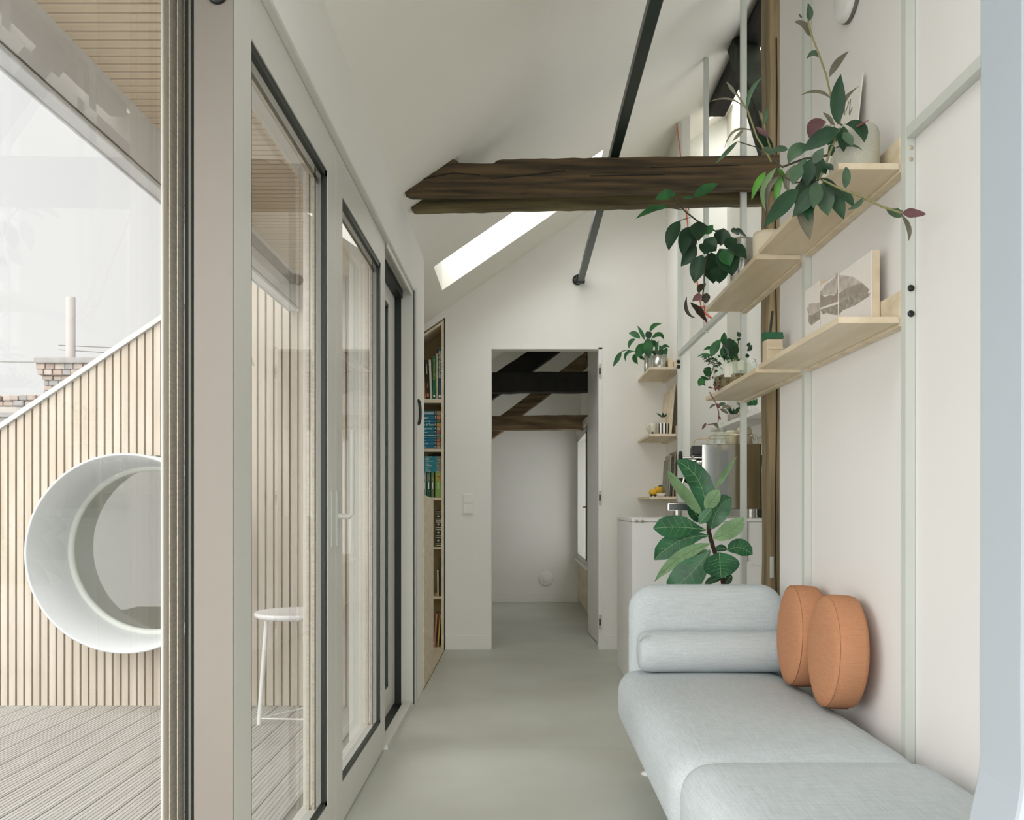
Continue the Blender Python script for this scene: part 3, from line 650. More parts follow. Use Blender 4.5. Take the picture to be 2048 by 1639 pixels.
def add_leaves(pl, rows, conv, scale, D, shape='lance', jit=0.03, fold=0.2, face=(0.0, -1, 0.2), wave=0.0, vein=False, depth=None):
    """rows: (base xy, tip xy, width, bend xy, colour) in photo-zoom units; conv maps them to photo pixels"""
    for k, r in enumerate(rows):
        b, e, wd_, bd, colr = r[:5]; sh = r[5] if len(r) > 5 else shape; Dl = r[6] if len(r) > 6 else (depth(conv(*b)) if depth else D)
        rnd = random.Random(k*13+int(b[0]))
        D0 = Dl + rnd.uniform(-jit, jit); D1_ = D0 + rnd.uniform(-jit, jit)
        P0 = T(*conv(*b), D0); P1 = T(*conv(*e), D1_); s_ = D0/FPX/scale
        fc = Vector(face) + Vector((rnd.uniform(-.35, .35), 0, rnd.uniform(-.3, .3)))
        vs, fs = leaf_mesh(P0, P1, wd_*s_, Vector((bd[0]*s_, 0, -bd[1]*s_)), fc, fold, 8, sh, wave)
        lf = MB().add(vs, fs, True).build('leaf', LM[colr], pl)
        if vein:
            m = 4; mid = [Vector(vs[i*5+2])+Vector((0, -0.0012, 0)) for i in range(0, 9)]
            c = MB().tube(mid, [0.0014]*8+[0.0005], 4)
            for i in range(2, 7):
                for j in (0, 4):
                    a = Vector(vs[i*5+2]); b2 = Vector(vs[min(8, i+1)*5+j]); c.tube([a+Vector((0, -.001, 0)), a.lerp(b2, .5)+Vector((0, -.0016, 0)), a.lerp(b2, .86)+Vector((0, -.0018, 0))], [0.0009, 0.0007, 0.0003], 3)
            c.build('vein', M_vein if colr != 'q' else L_pale, lf)
def add_stem(pl, pts, conv, D, r=0.0025, m=None):
    P = [T(*conv(p[0], p[1]), p[2] if len(p) > 2 else D) for p in pts]
    MB().tube(P, r, 6).build('stem', m or M_stem, pl)

# ---- trailing plant in the speckled pot on the upper shelf
M_speck = mat('speckled_stoneware', '#c9c8ba', 0.7, col2='#bdbdae', scale=260)
tp_ = thing('trailing_plant', 'dark trailing wandering plant in a speckled grey pot on the upper shelf', 'plant', (0.91, 2.47, 1.896))
MB().lathe([(0.0001, 0), (0.058, 0), (0.061, 0.004), (0.0615, 0.11), (0.058, 0.126), (0.05, 0.134), (0.046, 0.134), (0.044, 0.12), (0.0001, 0.115)], (0.917, 2.46, 1.8965), 'z', 48).build('pot', M_speck, tp_, weld=True)
z6 = lambda x, y: (1500+x/3.415, y/3.415)
z5 = lambda x, y: (1300+x/4.82, y/4.82)
z2 = lambda x, y: (1500+x/6.304, 240+y/6.304)
add_stem(tp_, [(700, 900, 2.46), (620, 850, 2.44), (585, 800, 2.42), (560, 690, 2.40), (520, 510, 2.40), (470, 370, 2.39), (420, 240, 2.38), (392, 130, 2.38)], z6, 2.4, 0.0028)
add_stem(tp_, [(690, 890, 2.46), (610, 880, 2.42), (575, 970, 2.36), (520, 1110, 2.34), (475, 1220, 2.33), (620, 1290, 2.28), (780, 1350, 2.24), (900, 1410, 2.2), (1040, 1455, 2.17)], z6, 2.3, 0.0030)
add_stem(tp_, [(530, 1060, 2.36), (370, 1085, 2.42), (220, 1140, 2.45), (165, 1090, 2.46), (150, 1040, 2.47), (120, 960, 2.48)], z6, 2.4, 0.0030, M_stemd)
add_stem(tp_, [(1170, 1560, 2.46), (1140, 1500, 2.46), (1030, 1320, 2.47), (940, 1060, 2.48), (830, 900, 2.48)], z5, 2.45, 0.0026)
add_stem(tp_, [(1190, 1480, 2.46), (1140, 1370, 2.47), (1100, 1210, 2.47), (1075, 1090, 2.47)], z5, 2.45, 0.0020)
add_stem(tp_, [(1130, 1520, 2.46), (1030, 1420, 2.47), (850, 1365, 2.47)], z5, 2.45, 0.0016, M_stemd)
add_stem(tp_, [(870, 760, 2.33), (560, 790, 2.36), (400, 700, 2.38), (330, 640, 2.40)], z2, 2.4, 0.0022, M_stemd)
rows6 = [((400,145),(395,20),48,(8,0),'s'), ((415,250),(302,150),72,(10,-18),'n'), ((352,125),(333,93),16,(0,0),'s'), ((480,392),(387,402),36,(0,-32),'s'), ((540,530),(675,350),42,(-12,-8),'n'),
 ((560,680),(348,650),22,(10,-40),'n'), ((600,850),(620,506),88,(-12,0),'d'), ((620,830),(742,590),28,(-45,-10),'n'), ((520,830),(416,962),84,(-30,-30),'u'), ((580,860),(498,768),52,(0,0),'n'),
 ((640,860),(640,1037),74,(-6,0),'d'), ((655,850),(780,972),92,(30,-34),'d'), ((610,880),(355,1035),100,(0,-10),'d'), ((550,985),(558,1066),48,(0,0),'d'), ((580,1010),(768,1027),16,(20,-26),'s'), ((720,868),(816,818),13,(0,0),'r'),
 ((412,1005),(262,1118),84,(-24,-30),'s'), ((435,1050),(462,1232),98,(10,0),'s'), ((385,1080),(318,1240),62,(-8,0),'s'), ((405,1090),(385,1270),88,(0,0),'d'), ((505,1125),(572,1160),52,(0,0),'d'),
 ((475,1255),(290,1482),96,(0,0),'d'), ((330,1290),(93,1552),98,(0,-14),'d'), ((395,1225),(310,1410),104,(0,0),'s'), ((365,1300),(412,1640),108,(-16,0),'n'), ((380,1290),(400,1510),90,(0,0),'d'), ((490,1255),(532,1472),112,(0,0),'s'),
 ((480,1215),(615,1305),46,(0,0),'d'), ((560,1285),(642,1498),80,(0,0),'d'), ((600,1290),(706,1412),62,(8,-4),'d'), ((500,1250),(640,1350),50,(0,0),'d'), ((650,1285),(655,1136),54,(4,0),'s',  'oval', 2.26), ((770,1350),(668,1430),32,(14,8),'s', 'lance', 2.24),
 ((930,1425),(1045,1440),78,(8,26),'s', 'oval', 2.19), ((1040,1452),(1203,1462),56,(0,0),'u', 'heart', 2.15), ((1030,1465),(1082,1645),36,(26,0),'n', 'lance', 2.16)]
rows6 += [((440,1180),(340,1330),90,(0,0),'d'), ((520,1240),(480,1430),90,(0,0),'d'), ((430,1120),(500,1010),60,(0,0),'s'), ((600,900),(530,990),60,(0,0),'d'), ((560,880),(480,930),60,(0,-10),'n'), ((640,900),(700,1000),60,(0,0),'s'), ((350,1120),(290,1260),80,(-10,0),'s'), ((460,1240),(430,1420),90,(0,0),'s'), ((420,1150),(330,1190),70,(0,0),'d'), ((470,1100),(520,1190),60,(0,0),'d')]
rows6 = [(r[0], r[1], r[2]*1.18) + tuple(r[3:]) for r in rows6]
add_leaves(tp_, rows6, z6, 3.415, 2.40, depth=lambda p: (2.365 if p[0] > 1655 and p[1] > 235 else 2.42) if p[1] < 300 else 2.34)
rows5 = [((830,920),(738,788),38,(0,0),'n'), ((900,1030),(576,978),30,(20,-50),'n'), ((940,1060),(1094,733),46,(-46,-10),'s'), ((1010,1270),(718,1425),26,(-40,-90),'n'), ((845,1360),(632,1578),44,(0,0),'s'), ((900,1250),(795,1362),34,(0,0),'n'),
 ((1100,1200),(1050,1068),30,(0,0),'n'), ((1095,1200),(1142,1020),42,(0,0),'s'), ((1140,1320),(1022,1222),56,(0,0),'u'), ((1015,1325),(1190,1450),112,(10,-14),'d'), ((1190,1450),(1328,1440),78,(0,-8),'s','oval'), ((1090,1425),(1205,1480),64,(0,0),'s','oval')]
add_leaves(tp_, rows5, z5, 4.82, 2.47)
rows2 = [((330,600),(200,1150),100,(-95,0),'p'), ((200,650),(18,1012),92,(-14,-20),'b'), ((410,620),(330,1075),96,(-20,0),'b'), ((575,560),(505,945),84,(-75,-10),'n'), ((400,700),(230,1165),70,(-90,-60),'n'), ((340,600),(440,870),80,(30,-20),'b')]
add_leaves(tp_, rows2, z2, 6.304, 2.42)
# ---- card leaning behind it
cd = MB(); Y0, Y1 = 2.63, 2.93
cd.add([(0.962, Y0, 1.897), (0.962, Y1, 1.897), (1.0, Y1, 2.268), (1.0, Y0, 2.268), (0.965, Y0, 1.897), (0.965, Y1, 1.897), (1.003, Y1, 2.268), (1.003, Y0, 2.268)], [(0,1,2,3)[::-1],(4,5,6,7),(0,3,7,4)[::-1],(1,5,6,2)[::-1],(3,2,6,7)[::-1],(0,4,5,1)[::-1]])
card = tag(cd.build('print_card', mat('paper_white', '#e6e3da', 0.8), None, weld=True), 'white illustrated card leaning on the wall behind the speckled pot', 'card')
c = MB(); rr = random.Random(4)
for k in range(46):
    yy = rr.uniform(Y0+.02, Y1-.03); t = rr.uniform(0.1, 0.85); hh = rr.uniform(0.01, 0.05); x0 = 0.9612+0.038*t; z0 = 1.897+0.371*t
    c.bar((x0, yy, z0), (x0+0.038*hh/.371, yy+rr.uniform(-.02, .02), z0+hh), 0.0015, 0.004, (0, 1, 0))
c.build('print', mat('print_ink_grey', '#84857a', 0.8), card)

# ---- serrated-leaf plant in the steel pot
z7 = lambda x, y: (1260+x/4.31, 300+y/4.31)
M_steel = mat('brushed_steel', '#b9b8b0', 0.28, 0.9, var=0.15, scale=3, stretch=(1, 1, 12))
sp_ = thing('hanging_plant', 'leafy green plant with toothed leaves in a steel pot on the upper shelf', 'plant', (0.895, 3.62, 1.889))
MB().lathe([(0.0001, 0), (0.047, 0), (0.05, 0.004), (0.0575, 0.17), (0.0575, 0.178), (0.054, 0.178), (0.05, 0.155), (0.0001, 0.15)], (0.895, 3.62, 1.8895), 'z', 40).build('pot', M_steel, sp_)
for zz in (0.09, 0.10, 0.11): MB().tube([(0.895+0.0540*math.cos(a*math.pi/16), 3.62+0.0540*math.sin(a*math.pi/16), 1.8895+zz) for a in range(32)], 0.0016, 5, closed=True).build('groove', M_steel, sp_)
add_stem(sp_, [(960, 800, 3.62), (850, 740, 3.6), (740, 700, 3.55), (580, 610, 3.5), (490, 540, 3.48), (420, 470, 3.46), (380, 410, 3.46)], z7, 3.5, 0.003, M_stemd)
add_stem(sp_, [(900, 780, 3.6), (760, 800, 3.5), (680, 860, 3.45), (640, 1000, 3.42), (640, 1150, 3.42), (620, 1300, 3.42)], z7, 3.5, 0.003, M_stemd)
for a, b in (((450, 515), (320, 493)), ((495, 530), (548, 405)), ((520, 580), (430, 607)), ((740, 690), (790, 690)), ((580, 620), (520, 670)), ((420, 470), (340, 400))): add_stem(sp_, [a+(3.47,), b+(3.46,)], z7, 3.47, 0.0015, M_stemd)
rows7 = [((325,490),(52,592),66,(0,-26),'m'), ((395,380),(213,425),78,(0,-14),'m'), ((548,405),(762,290),78,(0,-10),'m'), ((545,402),(458,415),30,(0,0),'m'), ((432,608),(335,866),102,(-20,-8),'d'), ((515,660),(455,918),108,(-16,-10),'d'),
 ((590,612),(590,785),128,(0,0),'d'), ((650,725),(716,645),62,(0,0),'m'), ((560,715),(498,900),76,(0,0),'d'), ((575,830),(438,1002),96,(0,0),'d'), ((805,672),(780,824),126,(0,0),'d'), ((870,700),(940,730),60,(0,-10),'d'), ((900,690),(1003,745),62,(0,-8),'d'),
 ((625,900),(556,1148),124,(-8,0),'d'), ((700,880),(715,1150),196,(0,0),'d'), ((770,850),(880,1085),196,(14,0),'d'), ((850,830),(1003,940),130,(0,-14),'d'), ((760,1000),(770,1150),134,(0,0),'d'), ((640,770),(745,870),124,(0,0),'d'), ((800,860),(860,1000),120,(0,0),'m'), ((680,800),(640,900),120,(0,0),'d'), ((830,760),(900,860),120,(0,0),'d')]
rows7 = [(r[0], r[1], r[2]*1.15) + tuple(r[3:]) for r in rows7]
add_leaves(sp_, rows7, z7, 4.31, 3.46, 'lance', 0.05, 0.22, wave=0.035, vein=False)
rows7b = [((655,1148),(598,1235),62,(-20,0),'y'), ((660,1230),(650,1325),72,(0,0),'y'), ((625,1262),(535,1305),62,(0,-14),'u'), ((520,1312),(664,1486),74,(10,0),'y'), ((490,1262),(570,1450),32,(-40,30),'y'), ((560,1330),(620,1440),60,(0,0),'y')]
add_leaves(sp_, rows7b, z7, 4.31, 3.42, 'lance', 0.02, 0.3, wave=0.08)
cp = tag(MB().lathe([(0.0001, 0), (0.05, 0), (0.056, 0.01), (0.058, 0.09), (0.055, 0.105), (0.05, 0.105), (0.05, 0.09), (0.0001, 0.085)], (0.905, 3.28, 1.8895), 'z', 36).build('flower_pot', mat('cream_ceramic', '#d8cdb4', 0.5)), 'low cream ceramic pot on the upper shelf behind the trailing plant', 'pot')

# ---- peace lily pots on the far top shelf
zf = lambda x, y: (1220+x/6.07, 630+y/6.07)
ZFS = ZU-0.012+0.0172
pl1 = thing('peace_lily', 'drooping green peace lily in a tall steel pot on the far top shelf', 'plant', (0.865, 5.98, ZFS))
MB().lathe([(0.0001, 0), (0.026, 0), (0.027, 0.004), (0.0285, 0.13), (0.026, 0.13), (0.0001, 0.115)], (0.857, 6.05, ZFS), 'z', 24).build('pot', M_steel, pl1)
for p_ in ([(470, 520, 6.05), (420, 460, 6.03), (300, 440, 6.0), (200, 422, 6.0), (140, 440, 5.98)], [(470, 520, 6.05), (460, 400, 6.05), (490, 210, 6.05)], [(460, 520, 6.05), (430, 300, 6.05)], [(480, 520, 6.05), (490, 330, 6.05), (520, 260, 6.05)]): add_stem(pl1, p_, zf, 6.0, 0.0028, L_mid)
rowsf = [((365,285),(226,220),64,(0,-20),'m'), ((310,292),(230,405),44,(-22,-20),'m'), ((140,440),(36,625),50,(0,0),'m'), ((300,440),(188,562),34,(-44,-36),'m'), ((410,340),(310,520),96,(0,0),'m'), ((300,470),(340,594),56,(-20,0),'m'), ((420,300),(332,125),36,(6,0),'m'),
 ((488,205),(628,104),44,(-26,-26),'m'), ((430,262),(512,212),72,(0,0),'d'), ((505,285),(655,300),48,(20,-60),'m'), ((455,275),(475,525),98,(0,0),'m'), ((340,480),(425,545),34,(0,0),'m'), ((500,310),(555,390),60,(10,0),'m'), ((400,360),(370,480),70,(0,0),'m')]
rowsf = [(r[0], r[1], r[2]*1.25) + tuple(r[3:]) for r in rowsf]
add_leaves(pl1, rowsf, zf, 6.07, 6.0, 'lance', 0.04)
pl2 = thing('peace_lily', 'short leafy plant in a wide steel pot on the far top shelf', 'plant', (0.94, 5.86, ZFS))
MB().lathe([(0.0001, 0), (0.044, 0), (0.046, 0.004), (0.048, 0.095), (0.045, 0.095), (0.0001, 0.08)], (0.908, 5.86, ZFS), 'z', 32).build('pot', M_steel, pl2)
rowsg = [((565,460),(592,308),40,(-12,0),'m'), ((600,440),(725,392),44,(0,-40),'m'), ((640,470),(690,430),80,(0,0),'m'), ((560,480),(510,430),60,(0,0),'d'), ((600,480),(540,420),60,(0,0),'d'), ((640,480),(600,360),50,(0,0),'m'), ((620,480),(690,400),50,(20,-10),'d'), ((590,480),(640,420),70,(0,0),'d')]
add_leaves(pl2, rowsg, zf, 6.07, 5.84, 'lance', 0.02)
tag(MB().prism([(5.80, ZFS), (5.87, ZFS), (5.835, ZFS+0.075)], 'x', 0.955, 0.985).build('plywood_block', M_ply), 'small plywood wedge beside the wide steel pot', 'block')
# ---- middle far shelf: striped cup, boards, small things
ZFM = ZL-0.035+0.0172
cu = thing('striped_cup', 'black and white striped cup on the middle far shelf', 'cup', (0.93, 5.8, ZFM))
MB().lathe([(0.0001, 0), (0.033, 0), (0.034, 0.003), (0.034, 0.075), (0.031, 0.075), (0.031, 0.01), (0.0001, 0.008)], (0.92, 5.80, ZFM), 'z', 32).build('body', mat('cup_white', '#e9e6dc', 0.4), cu)
for k in range(9):
    a = k*2*math.pi/9; a2 = a+0.32
    MB().add([(0.92+0.0346*math.cos(t), 5.80+0.0346*math.sin(t), ZFM+z) for z in (0.004, 0.072) for t in (a, (a+a2)/2, a2)], [(0, 1, 4, 3), (1, 2, 5, 4)], True).build('stripe', M_black, cu)
cj = thing('glass_jug', 'small pale jug with a sprig on the middle far shelf', 'jug', (0.885, 5.9, ZFM))
MB().lathe([(0.0001, 0), (0.026, 0), (0.030, 0.02), (0.028, 0.06), (0.026, 0.085), (0.024, 0.085), (0.0001, 0.07)], (0.872, 5.92, ZFM), 'z', 24).build('body', mat('pale_stone', '#c8c6b4', 0.4), cj)
MB().tube([(0.848, 5.90, ZFM+0.075), (0.83, 5.89, ZFM+0.065), (0.826, 5.89, ZFM+0.04), (0.846, 5.9, ZFM+0.02)], 0.004, 6).build('handle', MATS['pale_stone'], cj)
add_leaves(cj, [((640,1250),(555,1195),26,(0,-14),'s'), ((645,1240),(640,1180),30,(0,0),'d'), ((650,1240),(690,1200),24,(0,0),'d')], zf, 6.07, 5.92, 'lance', 0.01)
for k, (px0, lb, m_) in enumerate((((0.945, 5.93), 'yellow plywood board leaning on the far shelf wall', M_ply), ((0.950, 5.735), 'tall pale plywood board leaning beside the yellow one', M_plyx))):
    b_ = MB(); x0, y0 = px0; hh = 0.30+0.02*k
    b_.add([(x0, y0, ZFM), (x0, y0+0.19, ZFM), (x0+0.03, y0+0.19, ZFM+hh), (x0+0.03, y0, ZFM+hh), (x0+0.012, y0, ZFM), (x0+0.012, y0+0.19, ZFM), (x0+0.042, y0+0.19, ZFM+hh), (x0+0.042, y0, ZFM+hh)], [(0,1,2,3)[::-1],(4,5,6,7),(0,3,7,4)[::-1],(1,5,6,2)[::-1],(3,2,6,7)[::-1],(0,4,5,1)[::-1]])
    b_.v = [(min(v[0], 0.9885+0.0), v[1], v[2]) if k == 1 else v for v in b_.v]
    tag(b_.build('plywood_board', m_, None, weld=True), lb, 'board')
tag(MB().lathe([(0.0001, 0.025), (0.006, 0.02), (0.012, 0.005), (0.013, 0), (0.0001, 0)], (0.855, 5.83, ZFM), 'z', 8).build('incense_cone', M_black), 'tiny dark cone at the edge of the middle far shelf', 'ornament')
# ---- lowest far shelf: yellow toy, saucer, magazines
ZF0 = ZF+0.0172
ty = thing('toy_digger', 'small yellow toy with a rounded body on the lowest far shelf', 'toy', (0.88, 5.85, ZF0))
MB().rbox(0.835, 0.89, 5.82, 5.87, ZF0+0.005, ZF0+0.05, 0.02, 8).build('body', mat('toy_yellow', '#d6a920', 0.4), ty, weld=True)
MB().rbox(0.872, 0.925, 5.83, 5.865, ZF0+0.026, ZF0+0.066, 0.012, 6).build('head', MATS['toy_yellow'], ty, weld=True)
MB().tube([(0.895, 5.84, ZF0+0.066), (0.905, 5.84, ZF0+0.072), (0.92, 5.84, ZF0+0.068)], 0.004, 6).build('handle', M_black, ty)
for xx in (0.846, 0.872): MB().cyl((xx, 5.822, ZF0+0.008), 0.008, -0.004, 0.004, 'y', 14).build('wheel', M_black, ty)
tag(MB().lathe([(0.0001, 0), (0.02, 0), (0.033, 0.018), (0.031, 0.02), (0.0001, 0.004)], (0.905, 5.775, ZF0), 'z', 24).build('saucer', MATS['cup_white']), 'small white saucer in front of the yellow toy', 'saucer')
for k in range(4):
    x0 = 0.930+0.013*k; hh = 0.235+0.02*(k % 2)+0.01*k; y0 = 5.74+0.01*(k % 3); cc = ('#8d8a7c', '#b9b4a2', '#6f6f62', '#9a8f78')[k]
    b_ = MB(); dx = 0.014
    b_.add([(x0, y0, ZF0), (x0, y0+0.19, ZF0), (x0+dx, y0+0.19, ZF0+hh), (x0+dx, y0, ZF0+hh), (x0+0.009, y0, ZF0), (x0+0.009, y0+0.19, ZF0), (x0+dx+0.009, y0+0.19, ZF0+hh), (x0+dx+0.009, y0, ZF0+hh)], [(0,1,2,3)[::-1],(4,5,6,7),(0,3,7,4)[::-1],(1,5,6,2)[::-1],(3,2,6,7)[::-1],(0,4,5,1)[::-1]])
    tag(b_.build('magazine', mat('magazine_%d' % k, cc, 0.6, var=0.3, scale=30), None, weld=True), ('leftmost', 'second', 'third', 'rightmost')[k]+' of the thin magazines leaning on the lowest far shelf', 'magazine', 'magazines on the lowest far shelf')

# ---- fish print boards on the lower shelf
XF = 0.966
def pl_pt(px, py, xf): D = xf*FPX/(px-VX); return (D, H-(py-VY)*D/FPX)
z5b = lambda x, y: (1600+x/8.195, 480+y/8.195)
ZLS = ZL+0.0172
def art_board(label, px0, px1, xf, ztop, prints, zt2=None):
    y0 = xf*FPX/(px1-VX); y1 = xf*FPX/(px0-VX)
    o = tag(MB().box(xf, xf+0.0225, y0, y1, ZLS, ztop).build('print_board', mat('board_white', '#e9e4de', 0.75), None, bevel=0.001, segs=1), label, 'board', 'fish print boards')
    MB().box(xf+0.001, xf+0.0215, y0-0.0015, y0, ZLS+0.001, ztop-0.001).build('edge', M_ply, o)
    for nm, poly, m_ in prints:
        pts = [pl_pt(*z5b(*p), xf) for p in poly]; n = len(pts)
        d_ = 0.0006 if nm == 'print' else 0.0012
        MB().prism(pts, 'x', xf-d_, xf).build(nm, m_, o)
    return o
P_d = mat('fish_print_dark', '#8b8578', 0.85, col2='#b5aea2', scale=80); P_l = mat('fish_print_light', '#b3a9a0', 0.85, col2='#d2cac2', scale=40); P_w = mat('fish_print_white', '#ddd6cf', 0.85)
P_m = mat('fish_print_mid', '#9a8f84', 0.85, col2='#a99f93', scale=30)
art_board('white plywood board printed with a fish head and snowy peaks, nearest the camera', 1678, 1743.5, XF, 1.706, [
    ('print', [(640,560),(660,575),(740,580),(880,605),(940,650),(1010,690),(1135,810),(1110,870),(1160,865),(1130,920),(900,1070),(700,1150),(640,1230)], P_l),
    ('print_detail', [(640,880),(760,790),(1010,700),(1135,810),(1105,862),(900,880),(640,960)], P_m),
    ('print_detail', [(640,965),(900,885),(1080,870),(1150,880),(1120,925),(900,1068),(700,1148),(642,1225)], P_d)])
art_board('white board printed with the middle of the fish, between the other two', 1640.5, 1676.5, XF+0.003, 1.712, [
    ('print', [(335,850),(430,720),(530,650),(575,600),(604,530),(622,550),(622,880),(335,900)], P_l),
    ('print_detail', [(335,910),(350,890),(400,930),(500,900),(560,910),(610,860),(622,800),(622,1005),(335,1105)], P_m),
    ('print_detail', [(335,1140),(622,1050),(622,1228),(520,1215),(430,1190),(380,1215)], P_d)])
art_board('white board printed with the fish tail, farthest of the three', 1610, 1639, XF+0.006, 1.735, [
    ('print', [(110,1130),(150,1040),(325,1020),(325,1150),(200,1225),(140,1215)], P_l),
    ('print_detail', [(145,1225),(205,1228),(325,1155),(325,1290),(190,1392),(165,1375),(140,1325)], P_d)])

# ---- little house, rod, terrarium on the lower shelf
ho = thing('model_house', 'tiny plywood model house with a green roof on the lower shelf', 'ornament', (0.96, 3.42, ZL+0.011))
ZL2 = ZL-0.006+0.0172; D_h = 3.40
MB().box(0.925, 0.985, 3.38, 3.44, ZL2, 1.628).build('walls', M_ply, ho, bevel=0.001, segs=1)
MB().add([(0.925, 3.376, 1.630), (0.988, 3.376, 1.630), (0.988, 3.444, 1.630), (0.925, 3.444, 1.630), (0.918, 3.39, 1.656), (0.988, 3.39, 1.656), (0.988, 3.43, 1.656), (0.918, 3.43, 1.656)], [(0,3,2,1),(4,5,6,7),(0,1,5,4),(1,2,6,5),(2,3,7,6),(3,0,4,7)]).build('roof', mat('roof_green', '#2f6b4c', 0.5), ho)
for k in range(7): MB().cyl((0.929+0.0088*k, 3.378, 1.593), 0.0046, -0.002, 0.001, 'y', 10).build('scallop', M_plyx, ho)
MB().box(0.926, 0.984, 3.3785, 3.38, 1.593, 1.599).build('band', M_plyx, ho)
tag(MB().bar(T(1540, 668, 3.46), T(1545, 622, 3.47), 0.007, 0.007).build('dark_rod', mat('dark_green_rod', '#2c3a33', 0.5)), 'thin dark rod standing behind the model house', 'rod')
te = thing('terrarium', 'open glass bowl terrarium packed with green plants on the lower shelf', 'terrarium', (0.88, 3.72, ZL2))
M_bowl = glass_mat('bowl_glass', 1.35, (0.96, 0.98, 0.95, 1))
MB().lathe([(0.0001, 0.0), (0.082, 0.0), (0.088, 0.006), (0.089, 0.10), (0.085, 0.118), (0.082, 0.118), (0.085, 0.10), (0.084, 0.008), (0.0001, 0.004)], (0.895, 3.76, ZL2+0.001), 'z', 48).build('bowl', M_bowl, te)
MB().lathe([(0.0001, 0.006), (0.082, 0.006), (0.082, 0.05), (0.06, 0.058), (0.0001, 0.06)], (0.895, 3.76, ZL2), 'z', 32).build('gravel', mat('terrarium_soil', '#9d8b6c', 0.9, col2='#5e5138', scale=60), te)
MB().box(0.835, 0.868, 3.685, 3.689, ZL2+0.04, ZL2+0.112).build('label_card', MATS['paper_white'], te)
MB().box(0.888, 0.912, 3.677, 3.681, ZL2+0.068, ZL2+0.108).build('label_card', MATS['paper_white'], te)
zt_ = lambda x, y: (1380+x/11.38, 640+y/11.38)
rowst = [((760,570),(782,270),112,(0,0),'m'), ((490,830),(705,430),160,(-20,-20),'m'), ((880,900),(890,405),310,(20,0),'d','oval'), ((840,900),(740,600),160,(0,0),'m','oval'), ((520,650),(305,692),62,(0,-40),'m'), ((450,775),(168,832),42,(0,-26),'m'), ((480,800),(240,852),58,(0,-10),'m'), ((570,880),(310,955),40,(0,-30),'d'),
 ((480,1200),(300,1170),170,(0,0),'m','oval'), ((360,1330),(205,1505),140,(-20,-20),'m'), ((430,1360),(235,1275),60,(0,0),'m'), ((1030,620),(1010,470),60,(0,0),'m'), ((1150,380),(1075,265),80,(0,0),'d'), ((1060,470),(1160,420),50,(0,-10),'d'), ((1120,700),(1020,640),120,(0,0),'d','oval'), ((1300,700),(1400,560),80,(20,0),'d'), ((1300,600),(1370,510),60,(0,0),'d'), ((1310,680),(1420,680),70,(0,0),'s'), ((1320,860),(1290,760),70,(0,0),'d')]
rowst = [(r[0], r[1], r[2]*1.3) + tuple(r[3:]) for r in rowst]
add_leaves(te, rowst, zt_, 11.38, 3.70, 'lance', 0.03)
rr = random.Random(11); extra = []
for k in range(34):
    x = rr.uniform(340, 700); y = rr.uniform(840, 1160); a = rr.uniform(0, 6.28); l = rr.uniform(70, 130)
    extra.append(((x, y), (x+l*math.cos(a), y+l*math.sin(a)*0.8), rr.uniform(35, 60), (0, -8), rr.choice('ddmds')))
for k in range(22):
    x = rr.uniform(340, 690); y = rr.uniform(1330, 1560); a = rr.uniform(0, 6.28); l = rr.uniform(60, 120)
    extra.append(((x, y), (x+l*math.cos(a), y+l*math.sin(a)), rr.uniform(30, 55), (0, -8), rr.choice('ynuymr')))
for k in range(22):
    x = rr.uniform(760, 1140); y = rr.uniform(840, 1000); a = rr.uniform(3.6, 5.8); l = rr.uniform(70, 130)
    extra.append(((x, y), (x+l*math.cos(a), y+l*math.sin(a)), rr.uniform(30, 60), (0, -8), rr.choice('mbdms')))
add_leaves(te, extra, zt_, 11.38, 3.68, 'lance', 0.04)
for p_ in ([(900, 1000, 3.76), (850, 800, 3.72), (760, 520, 3.7)], [(700, 1000, 3.74), (560, 900, 3.7), (450, 780, 3.68)], [(720, 1000, 3.74), (560, 980, 3.69), (500, 1180, 3.66), (420, 1360, 3.66)], [(1100, 1000, 3.76), (1070, 700, 3.74), (1130, 300, 3.74)]): add_stem(te, p_, zt_, 3.7, 0.002, M_stemd)
z8 = lambda x, y: (1380+x/5.854, 620+y/5.854)
add_stem(te, [(230, 960, 3.64), (300, 1080, 3.66), (335, 1180, 3.66), (340, 1260, 3.66), (325, 1320, 3.66), (200, 1342, 3.66)], z8, 3.7, 0.002, M_purp if False else L_purp)
add_leaves(te, [((350,1160),(452,1218),46,(0,-10),'n'), ((375,1140),(482,1138),42,(0,-14),'n'), ((265,1332),(335,1388),48,(10,-10),'n'), ((190,1318),(138,1398),32,(0,0),'u'), ((300,1100),(225,1155),34,(0,-8),'n'), ((310,1090),(350,1150),50,(0,0),'u'), ((330,1240),(360,1285),34,(0,0),'r'), ((330,1110),(420,1090),46,(0,0),'s')], z8, 5.854, 3.66, 'lance', 0.02)
tag(MB().lathe([(0.0001, 0), (0.016, 0), (0.018, 0.03), (0.016, 0.032), (0.0001, 0.01)], (0.93, 3.56, ZL2), 'z', 20).build('small_pot', mat('grey_pot', '#6d655c', 0.6)), 'tiny dark pot between terrarium and model house', 'pot')
tag(MB().lathe([(0.0001, 0), (0.022, 0), (0.023, 0.04), (0.021, 0.04), (0.021, 0.004), (0.0001, 0.004)], (0.925, 3.49, ZL2), 'z', 24).build('glass_cup', M_bowl), 'small clear glass cup beside the model house', 'glass')

